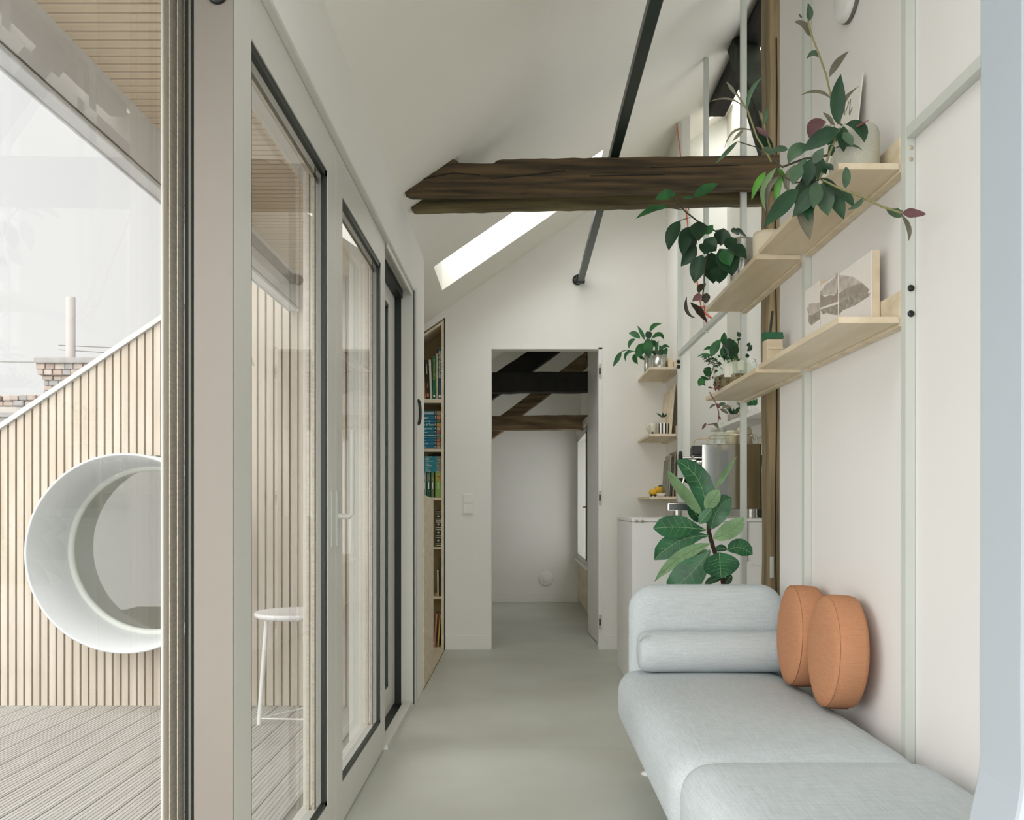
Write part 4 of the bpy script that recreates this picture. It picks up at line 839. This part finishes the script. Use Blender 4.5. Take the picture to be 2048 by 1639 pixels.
# ================================================================== KITCHEN NICHE
kc = thing('kitchen_counter', 'white kitchen counter end standing beside the fiddle leaf fig', 'counter', (1.0, 5.25, 0))
MB().box(0.608, 1.440, 4.90, 5.66, 0.0, 0.915).build('body', M_white, kc, bevel=0.002, segs=1)
MB().box(0.606, 1.441, 4.895, 5.665, 0.917, 0.935).build('worktop', M_white, kc, bevel=0.001, segs=1)
MB().box(1.235, 1.237, 4.893, 4.899, 0.70, 0.914).build('gap', M_joint, kc)
for px in (1272, 1283):
    p = T(px, 1042, 4.90); MB().lathe([(0.0001, -0.018), (0.009, -0.016), (0.007, -0.008), (0.004, 0)], (p.x, 4.90, p.z), 'y', 14).build('hook', M_spacer, kc)
tag(MB().tube([T(1496, 1128, 4.6), T(1502, 1129, 4.55), T(1507, 1127, 4.5), T(1510, 1129, 4.48), T(1528, 1130, 4.3), T(1540, 1131, 4.12)], 0.0022, 6).build('cable', M_post), 'thin pale cord tied to the steel plate on the timber post', 'cord')
M_mir = mat('polished_steel', '#d9d8d2', 0.06, 1.0)
es = thing('coffee_machine', 'polished steel coffee machine with a black wheel knob on the kitchen counter', 'coffee machine', (1.15, 5.1, 0.935))
b_ = MB().box(1.02, 1.335, 4.93, 5.24, 0.985, 1.342).build('body', M_mir, es, bevel=0.003)
MB().box(1.333, 1.338, 4.929, 5.24, 0.985, 1.34).build('edge', M_black, es)
MB().box(0.835, 1.02, 4.95, 5.22, 0.975, 1.018).build('drip_tray', M_mir, es, bevel=0.003)
MB().box(0.842, 1.012, 4.947, 4.95, 0.979, 1.014).build('tray_reflection', mat('painted_leaf_reflection', '#26382c', 0.15), es)  # dark green paints the fig leaves' reflection onto the polished tray
MB().box(0.85, 1.02, 4.97, 5.20, 1.018, 1.021).build('grate', M_black, es)
for x, y in ((1.29, 4.97), (1.29, 5.19), (0.89, 4.97), (0.89, 5.19)): MB().cyl((x, y, 0), 0.022, 0.936, 0.986, 'z', 20).build('foot', M_steel, es)
MB().box(0.965, 1.02, 4.94, 5.23, 1.285, 1.335).build('hood', M_black, es, bevel=0.004)
for k, (yy, zz) in enumerate(((5.02, 1.25), (5.15, 1.25))):
    MB().lathe([(0.0001, -0.09), (0.012, -0.09), (0.014, -0.02), (0.026, -0.01), (0.026, 0.0)], (1.02, yy, zz), 'x', 16).build('steam_valve', M_mir, es)
MB().lathe([(0.0001, -0.012), (0.02, -0.012), (0.034, -0.008), (0.036, 0.0), (0.034, 0.008), (0.02, 0.012), (0.0001, 0.012)], (0.905, 4.97, 1.272), 'x', 24).build('wheel_knob', M_black, es)
MB().tube([(0.905, 4.97, 1.272), (1.02, 4.97, 1.27)], 0.006, 8).build('valve_stem', M_mir, es)
MB().tube([(0.985, 4.96, 1.30), (0.965, 4.95, 1.26), (0.925, 4.945, 1.16), (0.91, 4.945, 1.10)], 0.006, 8).build('steam_wand', M_mir, es)
MB().lathe([(0.0001, -0.03), (0.036, -0.03), (0.038, 0.01), (0.03, 0.05), (0.0001, 0.06)], (0.975, 5.08, 1.17), 'z', 20).build('group_head', M_mir, es)
MB().tube([(0.975, 5.08, 1.15), (0.93, 5.06, 1.15), (0.86, 5.02, 1.145)], [0.03, 0.014, 0.012], 10).build('portafilter', M_black, es)
MB().lathe([(0.0001, -0.006), (0.028, -0.006), (0.03, 0)], (1.0195, 4.99, 1.11), 'x', 20).build('gauge', M_mir, es)
M_br = mat('warm_steel_rail', '#b3a68c', 0.3, 0.8)
for y_, x0 in ((4.945, 1.056), (5.225, 0.985)):
    MB().tube([(x0, y_, 1.342), (x0, y_, 1.375), (x0+0.012, y_, 1.389), (x0+0.03, y_, 1.393), (1.29, y_, 1.393), (1.31, y_, 1.387), (1.317, y_, 1.372), (1.317, y_, 1.342)], 0.004, 8).build('cup_rail', M_br, es)
MB().tube([(1.285, 4.945, 1.385), (1.31, 5.08, 1.392), (1.317, 5.225, 1.39)], 0.003, 6).build('cup_rail', M_br, es)
RM = Matrix.Translation((1.18, 5.08, 0)) @ Matrix.Rotation(math.radians(-9), 4, 'Z') @ Matrix.Translation((-1.18, -5.08, 0))
for o_ in es.children: o_.data.transform(RM)
gl_ = thing('glass_bottle', 'clear glass bottle standing on the coffee machine', 'bottle', (1.12, 5.02, 1.343))
MB().lathe([(0.0001, 0), (0.034, 0), (0.036, 0.006), (0.035, 0.05), (0.03, 0.085), (0.02, 0.1), (0.02, 0.115), (0.024, 0.12), (0.021, 0.12), (0.017, 0.1), (0.032, 0.05), (0.033, 0.005), (0.0001, 0.004)], (1.115, 5.03, 1.343), 'z', 28).build('body', glass_mat('bottle_glass', 1.6, (0.95, 0.97, 0.95, 1)), gl_)
MB().tube([(1.115+0.0362*math.cos(a*math.pi/12), 5.03+0.0362*math.sin(a*math.pi/12), 1.347) for a in range(24)], 0.002, 5, closed=True).build('base_ring', M_white, gl_)
tag(MB().lathe([(0.0001, 0), (0.03, 0), (0.031, 0.07), (0.026, 0.082), (0.0001, 0.084)], (1.185, 5.06, 1.343), 'z', 24).build('coffee_jar', mat('cream_jar', '#cfc7ae', 0.4)), 'cream jar beside the glass bottle on the coffee machine', 'jar')
tag(MB().lathe([(0.0001, 0), (0.042, 0), (0.043, 0.08), (0.036, 0.10), (0.0001, 0.104)], (1.262, 5.08, 1.343), 'z', 28).build('coffee_canister', mat('beige_canister', '#bdb59a', 0.5)), 'beige rounded canister at the right of the coffee machine top', 'canister')
gr_ = thing('coffee_grinder', 'black coffee grinder in the shadow beside the coffee machine', 'grinder', (1.39, 5.1, 0.935))
MB().rbox(1.352, 1.435, 5.0, 5.16, 0.9355, 1.17, 0.012, 6).build('body', M_black, gr_, weld=True)
MB().lathe([(0.0001, 0.17), (0.025, 0.17), (0.036, 0.25), (0.036, 0.29), (0.0001, 0.295)], (1.393, 5.08, 1.0), 'z', 20).build('hopper', mat('smoked_plastic', '#2a2d2a', 0.2), gr_)
# shelf in the niche with planters
ks = thing('kitchen_shelf', 'white shelf on the side wall of the kitchen niche', 'shelf', (1.34, 5.0, 1.5))
MB().box(1.245, 1.441, 4.25, 5.9, 1.488, 1.508).build('board', M_wall, ks, bevel=0.001, segs=1)
MB().box(1.41, 1.441, 4.25, 5.9, 1.41, 1.487).build('support', M_wall, ks)
rp_ = thing('ribbed_planter', 'white ribbed planter with fine foliage on the kitchen shelf', 'planter', (1.32, 4.62, 1.508))
pf_ = []
MB().lathe([(0.0001, 0), (0.05, 0), (0.054, 0.004), (0.056, 0.115), (0.052, 0.115), (0.0001, 0.1)], (1.325, 4.80, 1.5085), 'z', 40).build('pot', M_white, rp_)
for k in range(20):
    a = k*math.pi/10; MB().tube([(1.325+0.055*math.cos(a), 4.80+0.055*math.sin(a), 1.513), (1.325+0.0565*math.cos(a), 4.80+0.0565*math.sin(a), 1.62)], 0.004, 6).build('rib', M_white, rp_)
rr = random.Random(5)
c = MB()
for k in range(40):
    a = rr.uniform(0, 6.28); l = rr.uniform(.05, .11); r_ = rr.uniform(0.0, 0.045); b0 = Vector((1.325+r_*math.cos(a), 4.80+r_*math.sin(a), 1.60)); vs, fs = leaf_mesh(b0, b0+Vector((0.06*math.cos(a), 0.06*math.sin(a), l)), 0.014, (0, 0, 0.02)); c.add(vs, fs, True)
fo = c.build('foliage', L_sage, rp_); fo['kind'] = 'stuff'
for k, (yy, r_, hh, colr, lb) in enumerate(((5.02, 0.032, 0.05, '#d8d6cc', 'small patterned white pot on the kitchen shelf next to the ribbed planter'), (5.2, 0.03, 0.05, '#b9a070', 'small tan pot on the kitchen shelf, second from the ribbed planter'), (5.45, 0.036, 0.045, '#8f8a7c', 'small grey pot at the far end of the kitchen shelf'))):
    pt = thing('small_pot', lb, 'pot', (1.29, yy, 1.508))
    MB().lathe([(0.0001, 0), (r_*.85, 0), (r_, 0.005), (r_, hh), (r_*.9, hh), (0.0001, hh*.85)], (1.292, yy, 1.5085), 'z', 24).build('pot', mat('pot_%d' % k, colr, 0.6, var=0.35 if k == 0 else 0.1, scale=70), pt)
    for j in range(8):
        a = j*0.8+k; b0 = Vector((1.292+0.01*math.cos(a), yy+0.01*math.sin(a), 1.508+hh*.85)); vs, fs = leaf_mesh(b0, b0+Vector((0.04*math.cos(a), 0.04*math.sin(a), 0.035+0.01*(j % 3))), 0.018, (0, 0, 0.015), (0, -1, .6)); MB().add(vs, fs, True).build('leaf', (L_mid, L_brown, L_dark)[k], pt)

# ================================================================== FIDDLE LEAF FIG
fg = thing('fiddle_leaf_fig', 'fiddle leaf fig with large glossy leaves behind the sofa back', 'plant', (0.80, 3.75, 0))
MB().lathe([(0.0001, 0), (0.10, 0), (0.115, 0.006), (0.135, 0.24), (0.135, 0.255), (0.125, 0.255), (0.12, 0.22), (0.0001, 0.215)], (0.80, 3.75, 0.0005), 'z', 40).build('pot', M_white, fg)
MB().lathe([(0.0001, 0.23), (0.118, 0.226)], (0.80, 3.75, 0), 'z', 24).build('soil', mat('potting_soil', '#2b2118', 0.95), fg)
zg = lambda x, y: (1260+x/4.553, 840+y/4.553)
P = [(0.80, 3.75, 0.22)] + [T(*zg(x, y), 3.75) for x, y in ((855, 1560), (850, 1490), (838, 1400), (790, 1250), (755, 1150), (715, 1000), (715, 930), (735, 830), (770, 640))]
MB().tube(P, [0.011, 0.010, 0.010, 0.010, 0.009, 0.009, 0.009, 0.008, 0.006, 0.004], 8).build('trunk', mat('fig_bark', '#43301f', 0.85, var=0.3, scale=40), fg)
rowsF = [((690,860),(415,365),215,(75,-60),'f','oval',3.74), ((668,868),(332,452),130,(-10,10),'q','oval',3.70), ((775,618),(975,325),52,(0,0),'q','strap',3.74), ((690,815),(808,630),132,(0,0),'q','oval',3.70), ((630,945),(748,790),104,(0,0),'f','lance',3.69),
 ((738,1000),(925,705),215,(-30,-40),'f','oval',3.75), ((752,1075),(1035,885),165,(20,22),'q','oval',3.71), ((690,1000),(212,985),208,(0,-20),'f','fiddle',3.70), ((715,1050),(222,1270),200,(-20,-60),'f','fiddle',3.70), ((735,1120),(222,1468),120,(-30,-40),'q','lance',3.66),
 ((730,1180),(340,1590),270,(20,10),'f','fiddle',3.64), ((812,1200),(830,1438),345,(0,0),'f','oval',3.62), ((775,1190),(885,1180),70,(0,-20),'f','oval',3.76), ((885,1190),(1115,1225),160,(0,-50),'f','oval',3.72), ((655,925),(565,745),150,(-20,0),'f','oval',3.79), ((740,660),(745,595),60,(0,0),'f','oval',3.78),
 ((835,1440),(680,1500),70,(0,-20),'f','oval',3.77), ((860,1500),(925,1405),70,(0,0),'f','oval',3.77), ((700,1180),(480,1330),170,(0,0),'q','fiddle',3.69)]
add_leaves(fg, rowsF, zg, 4.553, 3.72, 'fiddle', 0.012, 0.16, (0.05, -1, 0.3), 0.03, True)

# ================================================================== BOOKCASE
bk = thing('bookcase', 'plywood bookcase with a slanted top built into the end wall', 'bookcase', (-0.8, 6.4, 0))
YF, YK = 6.292, 6.56
def bz(py): return H-(py-VY)*YB/FPX
def bx(px): return (px-VX)*YB/FPX
MB().prism([(-0.5535, 0.005), (-0.536, 0.005), (-0.536, bct(-0.536)-.006), (-0.5535, bct(-0.5535)-.006)], 'y', YF, YK).build('side_panel', M_ply, bk)
MB().prism([(-1.13, 0.005), (-1.11, 0.005), (-1.11, bct(-1.11)-.006), (-1.13, bct(-1.13)-.006)], 'y', YF, YK).build('side_panel', M_ply, bk)
MB().prism([(-1.11, bct(-1.11)-.028), (-0.555, bct(-0.555)-.028), (-0.555, bct(-0.555)-.008), (-1.11, bct(-1.11)-.008)], 'y', YF, YK).build('top_panel', M_ply, bk)
MB().prism([(-1.11, 0.005), (-0.555, 0.005), (-0.555, bct(-0.555)-.03), (-1.11, bct(-1.11)-.03)], 'y', YK-0.012, YK-0.002).build('back_panel', mat('bookcase_back', '#8d7b56', 0.8), bk)
shelves_px = [(797, 805), (896.5, 903), (994.5, 999.5), (1093.5, 1098), (1192, 1197), (1294, 1299)]
for a, b in shelves_px: MB().box(-1.11, -0.5555, YF+0.002, YK-0.013, bz(b), bz(a)).build('shelf', M_plyx, bk)
MB().prism([(-0.536, 0.0), (-0.530, 0.0), (-0.530, bct(-0.53)), (-0.536, bct(-0.536))], 'y', YF+0.01, YF+0.03).build('shadow_gap', M_gask, bk)
np_ = tag(MB().prism([(4.93, 0.005), (5.46, 0.005), (5.46, 1.035), (5.44, 1.045), (5.30, 1.052), (4.93, 1.062)], 'x', -0.553, -0.528).build('nook_panel', M_plyx, None, weld=True), 'low plywood side panel in front of the bookcase', 'panel')
# lettering
def lettering(txt, size, M, m, parent, name='lettering', align='LEFT', sx=1.0):
    cu_ = bpy.data.curves.new(name, 'FONT'); cu_.body = txt; cu_.size = size; cu_.align_x = align; cu_.align_y = 'CENTER'; cu_.extrude = 0.0002; cu_.resolution_u = 2
    ob = bpy.data.objects.new('tmp', cu_); COL.objects.link(ob)
    me = bpy.data.meshes.new_from_object(ob.evaluated_get(bpy.context.evaluated_depsgraph_get())); bpy.data.objects.remove(ob); bpy.data.curves.remove(cu_)
    me.transform(Matrix.Scale(sx, 4, (1, 0, 0))); me.transform(M); me.name = name
    o = bpy.data.objects.new(name, me); COL.objects.link(o); me.materials.append(m); adopt(o, parent); return o
FR = Matrix(((1, 0, 0, 0), (0, 0, -1, 0), (0, 1, 0, 0), (0, 0, 0, 1)))     # text plane turned to face the camera (text x -> X, text y -> Z, extrude -> -Y)
def place(x, y, z, rot=0.0): return Matrix.Translation((x, y, z)) @ FR @ Matrix.Rotation(rot, 4, 'Z')
def bmat(h): return mat('book_'+h, h, 0.55, var=0.06, scale=30)
M_page = mat('book_pages', '#d9d2bd', 0.9)
def vbook(label, x0, x1, ztop, zbot, colr, lean=0.0, dep=0.19, y=None, group='books in the bookcase'):
    y = y if y is not None else YF+0.012
    zt = bz(ztop); zb = bz(zbot)+0.0004; X0, X1 = bx(x0), bx(x1); dx = lean*(zt-zb)
    t = tag(MB().add([(X0, y, zb), (X1, y, zb), (X1, y+dep, zb), (X0, y+dep, zb), (X0+dx, y, zt), (X1+dx, y, zt), (X1+dx, y+dep, zt), (X0+dx, y+dep, zt)], [(0,3,2,1),(4,5,6,7),(0,1,5,4),(1,2,6,5),(2,3,7,6),(3,0,4,7)]).build('book', bmat(colr), None, bevel=0.0015, segs=1), label, 'book', group)
    MB().add([(X0+0.002+dx, y+0.006, zt), (X1-0.002+dx, y+0.006, zt), (X1-0.002+dx, y+dep-0.003, zt), (X0+0.002+dx, y+dep-0.003, zt)], [(0, 1, 2, 3)]).build('pages', M_page, t)
    return t, (X0+X1)/2, zt, zb, y
M_lw = mat('lettering_white', '#e8ece6', 0.6); M_ly = mat('lettering_yellow', '#c9b54c', 0.6)
S1 = 796.8
t, xc, zt, zb, yy = vbook('tall teal atlas with white capital lettering on the top book shelf', 876, 882.0, 692, S1, '#1f4a52')
lettering('KÉPES VILÁGATLASZ', 0.021, place(xc, yy-0.0006, bz(701), -math.pi/2), M_lw, t, sx=0.98)
MB().box(xc-0.007, xc+0.007, yy-0.0008, yy, bz(794), bz(789.5)).build('emblem', M_lw, t)
vbook('thin cream book beside the teal atlas', 872.2, 874.8, 706, S1, '#cfc7a8')
t, xc, zt, zb, yy = vbook('dark green book with yellow lettering on the top book shelf', 864.6, 871.3, 711, S1, '#0f5a35')
lettering('A természet ABC-je', 0.018, place(xc, yy-0.0006, bz(717), -math.pi/2), M_ly, t, sx=1.0)
MB().box(xc-0.006, xc+0.006, yy-0.0008, yy, bz(793), bz(789)).build('emblem', M_lw, t)
vbook('white book leaning beside the dark green one', 859.6, 863.9, 718, S1, '#cfcdbd', -0.035)
t, xc, zt, zb, yy = vbook('black book leaning on the top book shelf', 852.3, 859.2, 719, S1, '#141a12', -0.05)
lettering('A természet', 0.014, place(xc-0.011, yy-0.0006, bz(727), -math.pi/2+0.05), M_lw, t)
lettering('csodái', 0.013, place(xc-0.004, yy-0.0006, bz(765), -math.pi/2+0.05), M_ly, t)
MB().box(xc-0.009, xc+0.006, yy-0.0008, yy, bz(793), bz(786)).build('emblem', mat('emblem_red', '#b5705a', 0.6), t)
vbook('orange book at the left of the top book shelf', 845.0, 851.3, 722, S1, '#b5733e', -0.05)
vbook('cream book standing behind the black one', 848, 855.5, 712.5, S1, '#d8d3b0', 0, 0.03, YF+0.215)
# stack of travel guides
tit = [('onesia', 821, 829.3), ('gar', 829.6, 839), ('ern Italy', 839.3, 844.3), ('s & Towns', 844.6, 852.3), ('gments', 852.6, 860), ('pan', 860.3, 866.6), ('gerreisende', 866.9, 872.3), ('ark', 872.6, 876.6), ('nd', 876.9, 882.5), ('and', 882.8, 889.7), ('nd', 890, 896)]
cols = ['#0f6f86', '#0d6a82', '#106f8c', '#0e6b78', '#0f7585', '#0d6d80', '#0f6a7a', '#117089', '#0e6c8c', '#0f6f8f', '#106a86']
pics = ['#a98a5a', '#c07a52', '#5c7a55', '#c2a04a', '#b9a27c', '#b56a4c', '#7fa0a0', '#8a9a52', '#b9704a', '#c0875a', '#b7a98a']
for k, (tx, a, b) in enumerate(tit):
    x1 = bx(881.6-(k*7 % 3)*0.4); x0 = x1-0.20
    t = tag(MB().box(x0, x1, YF+0.014, YF+0.15, bz(b)+0.0003, bz(a)).build('book', bmat(cols[k]), None, bevel=0.001, segs=1), 'blue travel guide reading '+tx+', number %s from the top of its stack' % ('one', 'two', 'three', 'four', 'five', 'six', 'seven', 'eight', 'nine', 'ten', 'eleven')[k], 'book', 'stacked blue travel guides')
    MB().box(bx(873.2), x1-0.001, YF+0.013, YF+0.014, bz(b)+0.001, bz(a)-0.001).build('cover_photo', mat('cover_photo_%d' % k, pics[k], 0.6, var=0.5, scale=70), t)
    MB().box(bx(867.8), bx(873.2), YF+0.013, YF+0.014, bz(b)+0.001, bz(a)-0.001).build('code_band', mat('code_band', '#15343c', 0.6), t)
    h_ = min(0.026, (b-a)*0.0035*0.72) if k else 0.028
    lettering(tx, h_, place(bx(848.0), YF+0.0137, (bz(a)+bz(b))/2), M_lw, t)
    lettering('23456789456'[k], h_, place(bx(868.8), YF+0.0127, (bz(a)+bz(b))/2), M_lw, t, 'code')
# city guides: thin stack lying on the green books
names = ['MARRAKESH', 'SYDNEY', 'BERLIN', 'COPENHAGEN', 'OSLO', 'PORTO', 'AMSTERDAM', 'LONDON', 'NICE', 'LISBON', 'BELGRADE']
for k, nm in enumerate(names):
    a = 911.8+k*2.87; b = a+2.75; x1 = bx(881.8-(k % 3)*0.3)
    t = tag(MB().box(x1-0.16, x1, YF+0.016, YF+0.14, bz(b)+0.0002, bz(a)).build('book', bmat('#12808c'), None), 'thin teal pocket city guide lettered '+nm, 'book', 'stacked pocket city guides')
    lettering(nm, 0.0085, place(bx(850.2), YF+0.0157, (bz(a)+bz(b))/2), M_lw, t, sx=0.95)
    MB().box(bx(872.6), x1-0.001, YF+0.0155, YF+0.016, bz(b)+0.001, bz(a)-0.001).build('cover_photo', mat('city_photo_%d' % (k % 4), ('#a4a79a', '#8a7f6a', '#b8a890', '#6f8a90')[k % 4], 0.6, var=0.5, scale=90), t)
S3 = 994.2
for lb, x0, x1, colr, a in (('pale grey book at the left under the city guides', 845.5, 851.8, '#8f8f90', 944), ('dark green book under the city guides', 853, 860.8, '#1d5a40', 944), ('olive book under the city guides', 862, 868, '#6f7a58', 944), ('thick light green book under the city guides', 870, 882.3, '#7ea552', 943.8)):
    t, xc, zt, zb, yy = vbook(lb, x0, x1, a, S3, colr)
    w2 = (bx(x1)-bx(x0))/2
    MB().box(xc-w2*0.75, xc+w2*0.75, yy-0.0006, yy, bz(962), bz(947)).build('cover_photo', mat('spine_photo_'+colr, {'#8f8f90': '#b8bcbc', '#1d5a40': '#8f9a80', '#6f7a58': '#8aa860', '#7ea552': '#c0a24c'}[colr], 0.6, var=0.6, scale=60), t)
    MB().box(xc-w2*0.25, xc+w2*0.25, yy-0.0006, yy, bz(977), bz(964)).build('title_band', M_lw if colr != '#7ea552' else mat('title_soft', '#a9c583', 0.6), t)
for k, (x0, x1) in enumerate(((850, 860.5), (863, 872))): vbook(('left', 'right')[k]+' dark green folder standing behind the city guides', x0, x1, 905+k, S3, ('#16382a', '#1c4435')[k], 0, 0.05, YF+0.205)
t, xc, zt, zb, yy = vbook('thick black bound book with pale bands and crosses', 871.0, 882.2, 1019.5, 1093.2, '#191a12')
w2 = (bx(882.2)-bx(871.0))/2-0.0006; M_gd = mat('pale_gold_band', '#c9bf98', 0.5)
for py in (1023, 1027, 1037.5, 1040.5, 1043.5, 1054.5, 1058.5, 1071, 1074.5, 1087, 1090):
    MB().box(xc-w2, xc+w2, yy-0.0008, yy, bz(py+0.8), bz(py-0.5)).build('band', M_gd, t)
for py in (1032, 1048.5, 1064.5, 1080.5):
    MB().box(xc-0.010, xc+0.006, yy-0.0009, yy, bz(py+0.9), bz(py-0.9)).build('cross', M_gd, t); MB().box(xc-0.0055, xc+0.0015, yy-0.0009, yy, bz(py+2.4), bz(py-2.4)).build('cross', M_gd, t)
vbook('thin white book on the second lowest book shelf', 874.2, 877, 1140, 1191.8, '#d5d1b8', -0.01)
vbook('dark green book against the side of the second lowest book shelf', 878.4, 881.6, 1113, 1191.8, '#1d2c1c', 0.0)
vbook('ochre book lying low on the second lowest book shelf', 871, 873.6, 1185, 1191.8, '#b8924e', 0)
vbook('pink book leaning on the lowest book shelf', 866.5, 870.2, 1226, 1293.8, '#b5746c', 0.07, 0.09)
vbook('yellow book leaning on the lowest book shelf', 874.3, 876.4, 1230, 1293.8, '#cdbb45', 0.075, 0.09)
vbook('white slim book on the lowest book shelf', 879.2, 881.4, 1244, 1293.8, '#d9d5c6', 0.0, 0.09, YF+0.11)
vbook('black slim book behind the yellow one', 877.3, 878.6, 1232, 1293.8, '#15160f', 0.0, 0.09, YF+0.11)

# ================================================================== TERRACE THINGS
stl = thing('terrace_stool', 'white metal three-legged stool standing on the terrace', 'stool', (-1.08, 4.1, 0))
SC = Vector((-1.045, 4.18, 0.505))
MB().lathe([(0.0001, -0.02), (0.165, -0.02), (0.182, -0.012), (0.186, 0.0), (0.182, 0.008), (0.165, 0.006), (0.0001, 0.0)], SC, 'z', 48).build('seat', M_white, stl, weld=True)
ft = []
for k in range(3):
    a = math.radians(205+120*k); top = SC+Vector((0.13*math.cos(a), 0.13*math.sin(a), -0.018)); bot = Vector((SC.x+0.165*math.cos(a), SC.y+0.165*math.sin(a), 0.002)); ft.append(bot+(top-bot)*0.06)
    MB().tube([bot, top], 0.0105, 10).build('leg', M_white, stl)
for k in range(3): MB().tube([ft[k], ft[(k+1) % 3]], 0.004, 6).build('stretcher', M_white, stl)

# chimney on the neighbouring roof
tag(MB().box(-9, -3.9, 9.1, 12, -0.5, 1.2).build('neighbour_roof', mat('grey_roof', '#a2a2a0', 0.8, var=0.1)), 'flat grey neighbouring roof below the chimney', 'roof')
ch = thing('chimney', 'haze-paled brick chimney with a pale flue pipe beyond the terrace', 'chimney', (-4.3, 9.3, 1.2))
M_brick = [mat('brick_%d' % k, c_, 0.9, var=0.2, scale=18, bump=0.3) for k, c_ in enumerate(('#ab9d94', '#a3968c', '#b1a69d', '#949290', '#a59389'))]  # distance haze put into the brick colours as a washed-out tone
DC = 9.3; s_ = DC/FPX
cx0, cx1 = (86-VX)*s_, (250-VX)*s_
MB().box(cx0+0.02, cx1-0.02, DC+0.03, DC+0.7, 1.2, 2.47).build('core', mat('mortar', '#b3afa9', 0.95), ch)
courses = [(728, 740, -6, 3), (740, 751, -2, 1), (751.5, 760, 2, 0), (760.5, 771, 3, 2), (771.5, 781, 4, 0), (781.5, 793, 2, 2), (793.5, 805, 4, 1), (805.5, 817, 3, 0)]
for j, (a, b, off, ci) in enumerate(courses):
    x = 83+off-(0 if j % 2 == 0 else 9); 
    while x < 255:
        wdt = 17+((j*7+int(x)) % 5)
        xa = max(x, 83+off); xb = min(x+wdt, 256)
        if xb-xa > 4:
            dy = random.uniform(-0.012, 0.012)
            MB().box((xa-VX)*s_, (xb-1.2-VX)*s_, DC+dy+(-0.05 if off < 0 else 0), DC+0.16, H-(b-0.6-VY)*s_, H-(a-VY)*s_).build('brick', M_brick[(ci+j*3+int(x)) % 5], ch, bevel=0.006, segs=1)
        x += wdt
MB().box((76-VX)*s_, (258-VX)*s_, DC-0.09, DC+0.75, H-(728-VY)*s_, H-(717-VY)*s_).build('cap_slab', mat('cap_concrete', '#989693', 0.9, var=0.2, scale=10, bump=0.3), ch, bevel=0.01)
MB().cyl(((117-VX)*s_, DC+0.25, 0), 0.048, H-(718-VY)*s_, H-(583-VY)*s_, 'z', 24).build('flue', mat('flue_pipe', '#b0aba8', 0.6), ch)
pw = thing('roof_parapet', 'low brick parapet of the neighbouring roof', 'parapet', (-5.5, 9.6, 1.2))
DP = 9.6; sp2 = DP/FPX
MB().box((-260-VX)*sp2, (98-VX)*sp2, DP+0.03, DP+0.4, 0.8, H-(812-VY)*sp2).build('core', MATS['mortar'], pw)
for j, (a, b) in enumerate(((790, 801), (801.5, 812))):
    x = -250-(j*9)
    while x < 96:
        wdt = 18+(int(x*3+j) % 6); MB().box((x-VX)*sp2, (min(x+wdt, 98)-1.3-VX)*sp2, DP+random.uniform(-.02, .02), DP+0.3, H-(b-.6-VY)*sp2, H-(a+random.uniform(-.8, .8)-VY)*sp2).build('brick', M_brick[(int(x)+j) % 5], pw, bevel=0.008, segs=1); x += wdt
MB().box((-260-VX)*sp2, (98-VX)*sp2, DP-0.06, DP+0.3, H-(834-VY)*sp2, H-(826-VY)*sp2).build('ledge', MATS['cap_concrete'], pw)
for k, (a, b) in enumerate((((117, 690), (330, 700)), ((117, 699), (330, 712)), ((-40, 723), (80, 724)))):
    tag(MB().tube([T(*a, 9.55 if k < 2 else 9.4), T(*b, 9.55 if k < 2 else 9.4)], 0.004, 5).build('overhead_wire', M_joint), ('upper', 'lower', 'left')[k]+' thin wire strung near the chimney pipe', 'wire', 'wires behind the chimney')
